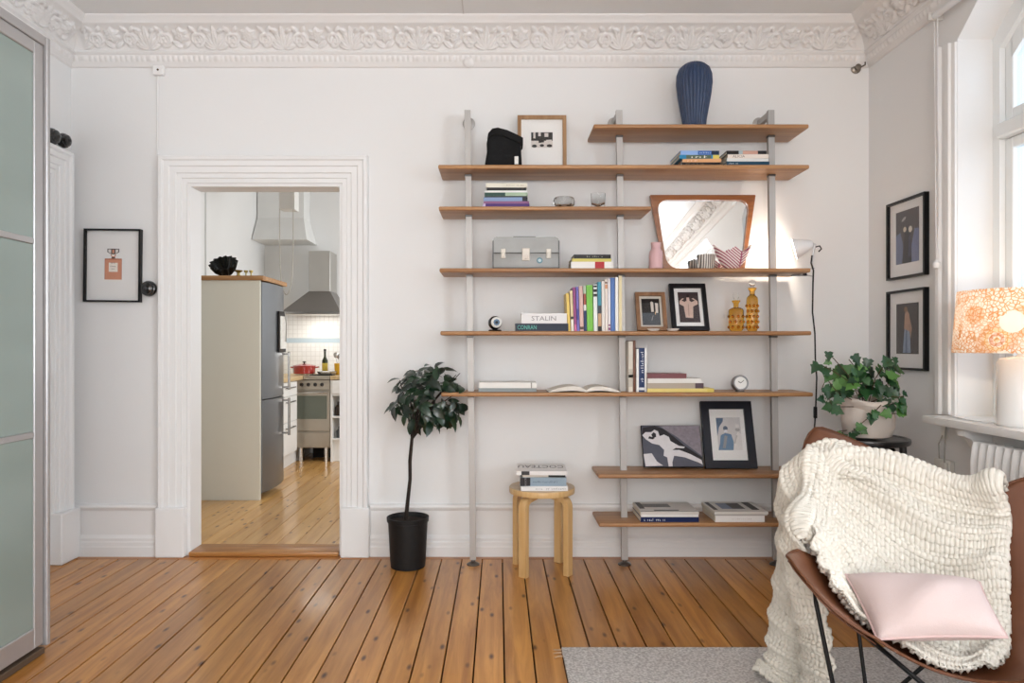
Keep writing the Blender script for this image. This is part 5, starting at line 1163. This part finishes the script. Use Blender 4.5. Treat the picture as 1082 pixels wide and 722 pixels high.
# ================================================================== RUG, BUTTERFLY CHAIR, THROW, CUSHION
RUGM, nt, p = newmat('wool_rug'); L = nt.links; tc = nt.nodes.new('ShaderNodeTexCoord')
n1 = nt.nodes.new('ShaderNodeTexNoise'); n1.inputs['Scale'].default_value = 110; n1.inputs['Detail'].default_value = 5; L.new(tc.outputs['Object'], n1.inputs[0])
rp = nt.nodes.new('ShaderNodeValToRGB'); rp.color_ramp.elements[0].position = .35; rp.color_ramp.elements[1].position = .65; rp.color_ramp.elements[0].color = lin('#b5afac'); rp.color_ramp.elements[1].color = lin('#e8e4e1'); L.new(n1.outputs[0], rp.inputs[0]); L.new(rp.outputs[0], p.inputs['Base Color'])
bp = nt.nodes.new('ShaderNodeBump'); bp.inputs['Strength'].default_value = 1; bp.inputs['Distance'].default_value = .006; L.new(n1.outputs[0], bp.inputs['Height']); L.new(bp.outputs[0], p.inputs['Normal']); p.inputs['Roughness'].default_value = .95
rg = thing('wool_rug', 'flat grey woven wool rug under the leather chair', 'rug', (1.2, 2.0, .001))
RX0, RX1, RY0, RY1 = .250, 2.05, .6, 2.868
B().box(RX0, RX1, RY0, RY1, .001, .012, .004, 2).out('pile', RUGM, rg)
for k in range(40):
    y = RY1-.012-k*.03; B().tube([(RX0+.004, y, .006), (RX0-.02, y+R.uniform(-.006, .006), .004), (RX0-.035, y+R.uniform(-.012, .012), .003)], [.004, .003, .0015], 5).out('tassel', pm('#b99a7c', .9), rg) if k in (0, 1, 2) else None
# ---- butterfly chair
BL, BR_, FL, FR = Vector((1.135, 2.560, .915)), Vector((1.900, 2.080, .915)), Vector((.800, 1.995, .622)), Vector((1.490, 1.550, .622))
chair = thing('butterfly_chair', 'brown leather sling chair on thin black rods by the window', 'chair', (1.34, 2.05, .013))
def sling(a, b):
    u, v = (a+1)/2, (b+1)/2
    base = FL*(1-u)*(1-v)+FR*u*(1-v)+BL*(1-u)*v+BR_*u*v
    hu, hv = max(0, 4*u*(1-u)), max(0, 4*v*(1-v))
    vc = min(max(v, 0), 1); sag = hu*(.222*(1-vc)+.135*vc)+hv*.12*(1-hu)+.20*hu*hv
    base = base.copy(); base.z -= sag; return base
LEATH = pm('#6b4028', .42, coat=.15, bump=.35, bscale=45, var=.28, vscale=7)
nr, na = 26, 128; rings = []
for i in range(nr+1):
    s_ = i/nr; r = []
    for k in range(na):
        th_ = 2*math.pi*k/na; w = (0.5-.5*math.cos(4*th_))**1.25      # 1 on the diagonals
        Rm = .84+.10*max(0, math.sin(th_))**4; Rr = Rm+(1.335+.11*max(0, math.sin(th_))**2*2-Rm)*w; r.append(sling(Rr*s_*math.cos(th_), Rr*s_*math.sin(th_)))
    rings.append(r)
P = np.array([[tuple(v) for v in r] for r in rings])
sl = np_mesh('leather_sling', P, LEATH, chair, loop=True)
sd = sl.modifiers.new('thickness', 'SOLIDIFY'); sd.thickness = .005; sd.offset = 0
edge = [Vector(tuple(v)) for v in P[-1]]; b = B(); b.tube(edge+[edge[0]], .0045, 6); b.out('stitched_edge', pm('#5e3720', .5), chair)
# ear pockets on the outside of the sling
for (sa, sb) in ((-1, -1), (1, -1), (-1, 1), (1, 1)):
    b = B(); rr = []
    for i in range(7):
        rad = (1.325*(.70+.30*i/6)); row = []
        for k in range(-6, 7):
            th_ = math.pi/4+k*.048*(1 if i < 6 else .9); w = (0.5-.5*math.cos(4*th_))**1.25; lim = (.84+(1.335-.84)*w)*.995
            r_ = min(rad, lim); q_ = sling(sa*r_*math.cos(th_), sb*r_*math.sin(th_)); n_ = Vector((sa*(.8 if True else 0), sb*.3, -.45)).normalized()
            row.append(q_+Vector((0, 0, -.010)))
        rr.append(row)
    b.ring(rr, close=False); po_ = b.out('ear_pocket', LEATH, chair); m_ = po_.modifiers.new('thickness', 'SOLIDIFY'); m_.thickness = .004
ROD = pm('#0f0f10', .35, .3)
def ear_pt(sa, sb, f=.90):
    r = 1.335*f; return sling(sa*r*.7071, sb*r*.7071)+Vector((0, 0, -.018))
gf = {(-1, -1): Vector((.955, 1.93, .022)), (1, -1): Vector((1.46, 1.62, .022)), (-1, 1): Vector((1.20, 2.33, .022)), (1, 1): Vector((1.70, 2.02, .022))}
for (sa, sb) in gf:
    apex = ear_pt(sa, sb); f0 = gf[(sa, sb)]; f1 = gf[(-sa, sb)]
    B().tube([f0, f0.lerp(apex, .5), apex+(f0-apex).normalized()*.03, apex, apex+(f1-apex).normalized()*.03, f1.lerp(apex, .5), f1], .0065, 8).out('frame_rod', ROD, chair)
for sa in (-1, 1): B().tube([gf[(sa, -1)], gf[(sa, 1)]], .0065, 8).out('floor_rod', ROD, chair)
# ---- knitted throw
KNIT = pm('#dcd6cb', .92, bump=.5, bscale=420, var=.05, vscale=60)
def spline_grid(C, nu, nv):
    """bicubic Catmull-Rom through control grid C (a, b, 3)"""
    def cr1(A, n):
        a = A.shape[0]; t = np.linspace(0, a-1, n); i = np.clip(t.astype(int), 0, a-2); f = (t-i)[:, None, None]
        Ap = np.concatenate([2*A[:1]-A[1:2], A, 2*A[-1:]-A[-2:-1]]); p0, p1, p2, p3 = Ap[i], Ap[i+1], Ap[i+2], Ap[i+3]
        return .5*(2*p1+(p2-p0)*f+(2*p0-5*p1+4*p2-p3)*f**2+(3*p1-p0-3*p2+p3)*f**3)
    return cr1(cr1(C, nu).transpose(1, 0, 2), nv).transpose(1, 0, 2)
def knit_patch(C, step, folds, off=0.0, amp=.0100):
    C = np.array(C, float); Q = spline_grid(C, 40, 40)
    Lu = np.linalg.norm(np.diff(Q, axis=0), axis=2).sum(0).mean(); Lv = np.linalg.norm(np.diff(Q, axis=1), axis=2).sum(1).mean()
    nu, nv = int(Lu/step), int(Lv/step); P = spline_grid(C, nu, nv)
    du = np.gradient(P, axis=0); dv = np.gradient(P, axis=1); N = np.cross(du, dv); N /= np.linalg.norm(N, axis=2, keepdims=True)+1e-9; N *= np.sign(np.mean((np.array([0, 0, 1.6])-P)*N))
    U = np.linspace(0, Lu, nu)[:, None]*np.ones((1, nv)); V = np.linspace(0, Lv, nv)[None, :]*np.ones((nu, 1))
    # u runs down the rows (wales), v across
    w, hr = .0260, .0200
    Vw = V+.004*np.sin(U*9+1)+.003*np.sin(U*23); Uw = U+.004*np.sin(V*11)+.006*np.sin(V*5+2)
    band = (Uw/.080) % 1.0; ridge = np.exp(-((band-.5)/.20)**2)          # garter ridges between stocking-stitch bands
    xf = (Vw/w % 1)*2; leg = np.floor(xf); lx_ = xf-leg; dr_ = np.where(leg > .5, -1, 1)
    ly_ = (Uw/hr+dr_*.55*(lx_-.5)) % 1
    st = np.sqrt(np.clip(np.sin(np.pi*lx_), 0, 1))*np.sqrt(np.clip(np.sin(np.pi*ly_), 0, 1))**1.0
    xg = (Vw/(w*.62)+.5*np.floor(Uw/(hr*.8))) % 1; yg = (Uw/(hr*.8)) % 1
    ga = np.clip(np.sin(np.pi*xg), 0, 1)**.4*np.clip(np.sin(np.pi*yg), 0, 1)**.5
    H = amp*((1-ridge)*st*1.25+ridge*(ga*1.1+1.3))
    hole = ((1-ridge) > .6)*np.exp(-(((xf-1)/.28)**2+((Uw/hr % 1-.5)/.26)**2)); H -= amp*1.2*hole
    H = H+folds(U, V, Lu, Lv)+off
    return P+N*H[..., None]
def W(px, py, Y): return tuple(wp(px, py, Y))
def on(a, b, dz=0.0): q_ = sling(a, b); return (q_.x, q_.y, q_.z+dz)
AC = (-.97, -.80, -.55, -.25, .02, .235)
main = [ # rows from behind the back rest, over it and down into the seat
 [W(858, 484, 2.52), W(888, 479, 2.49), W(932, 520, 2.57), W(982, 560, 2.52), W(1024, 575, 2.45), W(1068, 570, 2.35)],
 [W(856, 490, 2.500), W(884, 483, 2.455), W(930, 490, 2.42), W(980, 508, 2.36), W(1022, 519, 2.285), W(1063, 516, 2.205)]]
for b_ in (.80, .52, .22, -.06): main.append([on(-1.0, b_, .012)]+[on(a, b_, .004) for a in AC[1:]])
main += [[on(-.97, -.30, .010)]+[on(a, -.30 if a < .2 else -.22) for a in AC[1:]],
 [on(-.88, -.52, .008), on(-.70, -.54), on(-.50, -.56), on(-.24, -.54), on(.0, -.50), on(.20, -.40)],
 [on(-.74, -.74, .004), on(-.62, -.76), on(-.44, -.78), on(-.22, -.74), on(-.02, -.66), on(.14, -.54)]]
def f_main(U, V, Lu, Lv):
    g_ = lambda a, w: np.exp(-(a/w)**2)
    s1 = U-.30*Lu-.42*(V-.5*Lv); s2 = U-.46*Lu+.5*(V-.75*Lv); s3 = U-.24*Lu-.2*(V-.2*Lv)
    edge_ = np.minimum(np.minimum(V, Lv-V), np.minimum(U+.1, Lu-U)); 
    return .030*g_(s1, .045)+.026*g_(s2, .04)+.022*g_(s3, .035)+.006*np.sin(V*22+U*9)-.012*np.exp(-edge_/.012)+.010*np.exp(-((Lv-V-.035)/.03)**2)
hang = [ # from the side edge of the chair down to the floor
 [on(-.86, .74, .006), on(-.86, .46, .006), on(-.86, .10, .006), on(-.88, -.24, .006)],
 [on(-1.0, .74, .014), on(-1.0, .46, .014), on(-1.0, .10, .014), on(-.98, -.26, .012)],
 [W(838, 503, 2.53), W(846, 548, 2.42), W(846, 574, 2.32), W(856, 600, 2.19)],
 [W(842, 545, 2.55), W(844, 590, 2.44), W(852, 628, 2.31), W(872, 640, 2.17)],
 [W(836, 610, 2.58), W(842, 640, 2.46), W(862, 665, 2.38), W(877, 685, 2.19)],
 [W(829, 655, 2.60), W(838, 680, 2.49), W(863, 700, 2.41), W(879, 722, 2.20)],
 [W(825, 690, 2.61), W(838, 706, 2.51), W(862, 730, 2.43), W(880, 752, 2.22)],
 [W(814, 709, 2.62), W(834, 718, 2.53), W(858, 748, 2.45), W(880, 778, 2.24)],
 [W(799, 715, 2.63), W(822, 726, 2.54), W(850, 754, 2.44), W(872, 788, 2.26)]]
def f_hang(U, V, Lu, Lv):
    edge_ = np.minimum(np.minimum(V, Lv-V), Lu-U)
    return .030*np.sin(V/Lv*2*math.pi*1.5+.6)*np.clip(U/.2, 0, 1)-.010*np.exp(-edge_/.012)
P1 = knit_patch(main, .0023, f_main, .022); P2 = knit_patch(hang, .0026, f_hang, .014)
P2[..., 2] = np.maximum(P2[..., 2], .022); P1[..., 2] = np.maximum(P1[..., 2], .03)
tw_ = thing('knitted_throw', 'chunky cream knitted throw draped over the leather chair', 'blanket', (1.2, 2.3, .02))
for nm, PP in (('back_drape', P1), ('side_drape', P2)):
    o = np_mesh(nm, PP, KNIT, tw_); m_ = o.modifiers.new('thickness', 'SOLIDIFY'); m_.thickness = .012; m_.offset = 0; m_.use_rim = True
# ---- pink cushion
CUSH = pm('#cdbab7', .85, bump=.5, bscale=350, var=.03, vscale=12)
c4 = [Vector(W(893, 613, 2.10)), Vector(W(1034, 620, 1.98)), Vector(W(1064, 680, 1.80)), Vector(W(927, 682, 1.90))]   # tl, tr, br, bl
nrm = (c4[1]-c4[0]).cross(c4[3]-c4[0]).normalized()
if nrm.y > 0: nrm = -nrm
c4 = [v+nrm*.02 for v in c4]
n = 36; top, bot = np.zeros((n, n, 3)), np.zeros((n, n, 3))
for i in range(n):
    for j in range(n):
        u, v = i/(n-1), j/(n-1); hu, hv = 4*u*(1-u), 4*v*(1-v)
        uu = .5+(u-.5)*(1-.06*hv*(1-hu)*0-.035*(1-abs(2*v-1)**2)*1.0); vv = .5+(v-.5)*(1-.07*(1-abs(2*u-1)**2))
        base = c4[0].lerp(c4[1], uu).lerp(c4[3].lerp(c4[2], uu), vv)
        th_ = .075*(hu*hv)**.45+.004*math.sin(9*u+5*v)*hu*hv+.003*math.sin(17*u*v+3)*hu*hv
        top[i, j] = base+nrm*(th_+.001); bot[i, j] = base-nrm*(th_*.75+.001)
V = np.concatenate([top.reshape(-1, 3), bot.reshape(-1, 3)]); idx = np.arange(n*n).reshape(n, n)
q = np.stack([idx[:-1, :-1], idx[1:, :-1], idx[1:, 1:], idx[:-1, 1:]], -1).reshape(-1, 4); q2 = q[:, ::-1]+n*n
bd = np.concatenate([idx[0, :], idx[1:, -1], idx[-1, -2::-1], idx[-2:0:-1, 0]]); bd2 = np.roll(bd, -1)
rim = np.stack([bd, bd2, bd2+n*n, bd+n*n], -1)
cu = thing('cushion', 'pale pink rectangular cushion lying in the leather chair', 'cushion', tuple(c4[3].lerp(c4[2], .5)))
cm_ = raw_mesh('cover', V, np.concatenate([q, q2, rim]), CUSH, cu)
bm = bmesh.new(); bm.from_mesh(cm_.data); bmesh.ops.recalc_face_normals(bm, faces=bm.faces); bm.to_mesh(cm_.data); bm.free()
b = B(); pb_ = [Vector(tuple(top.reshape(-1, 3)[k])) for k in bd[::2]]; b.tube(pb_+[pb_[0]], .0035, 6); b.out('seam_piping', pm('#cdb1ae', .85), cu)
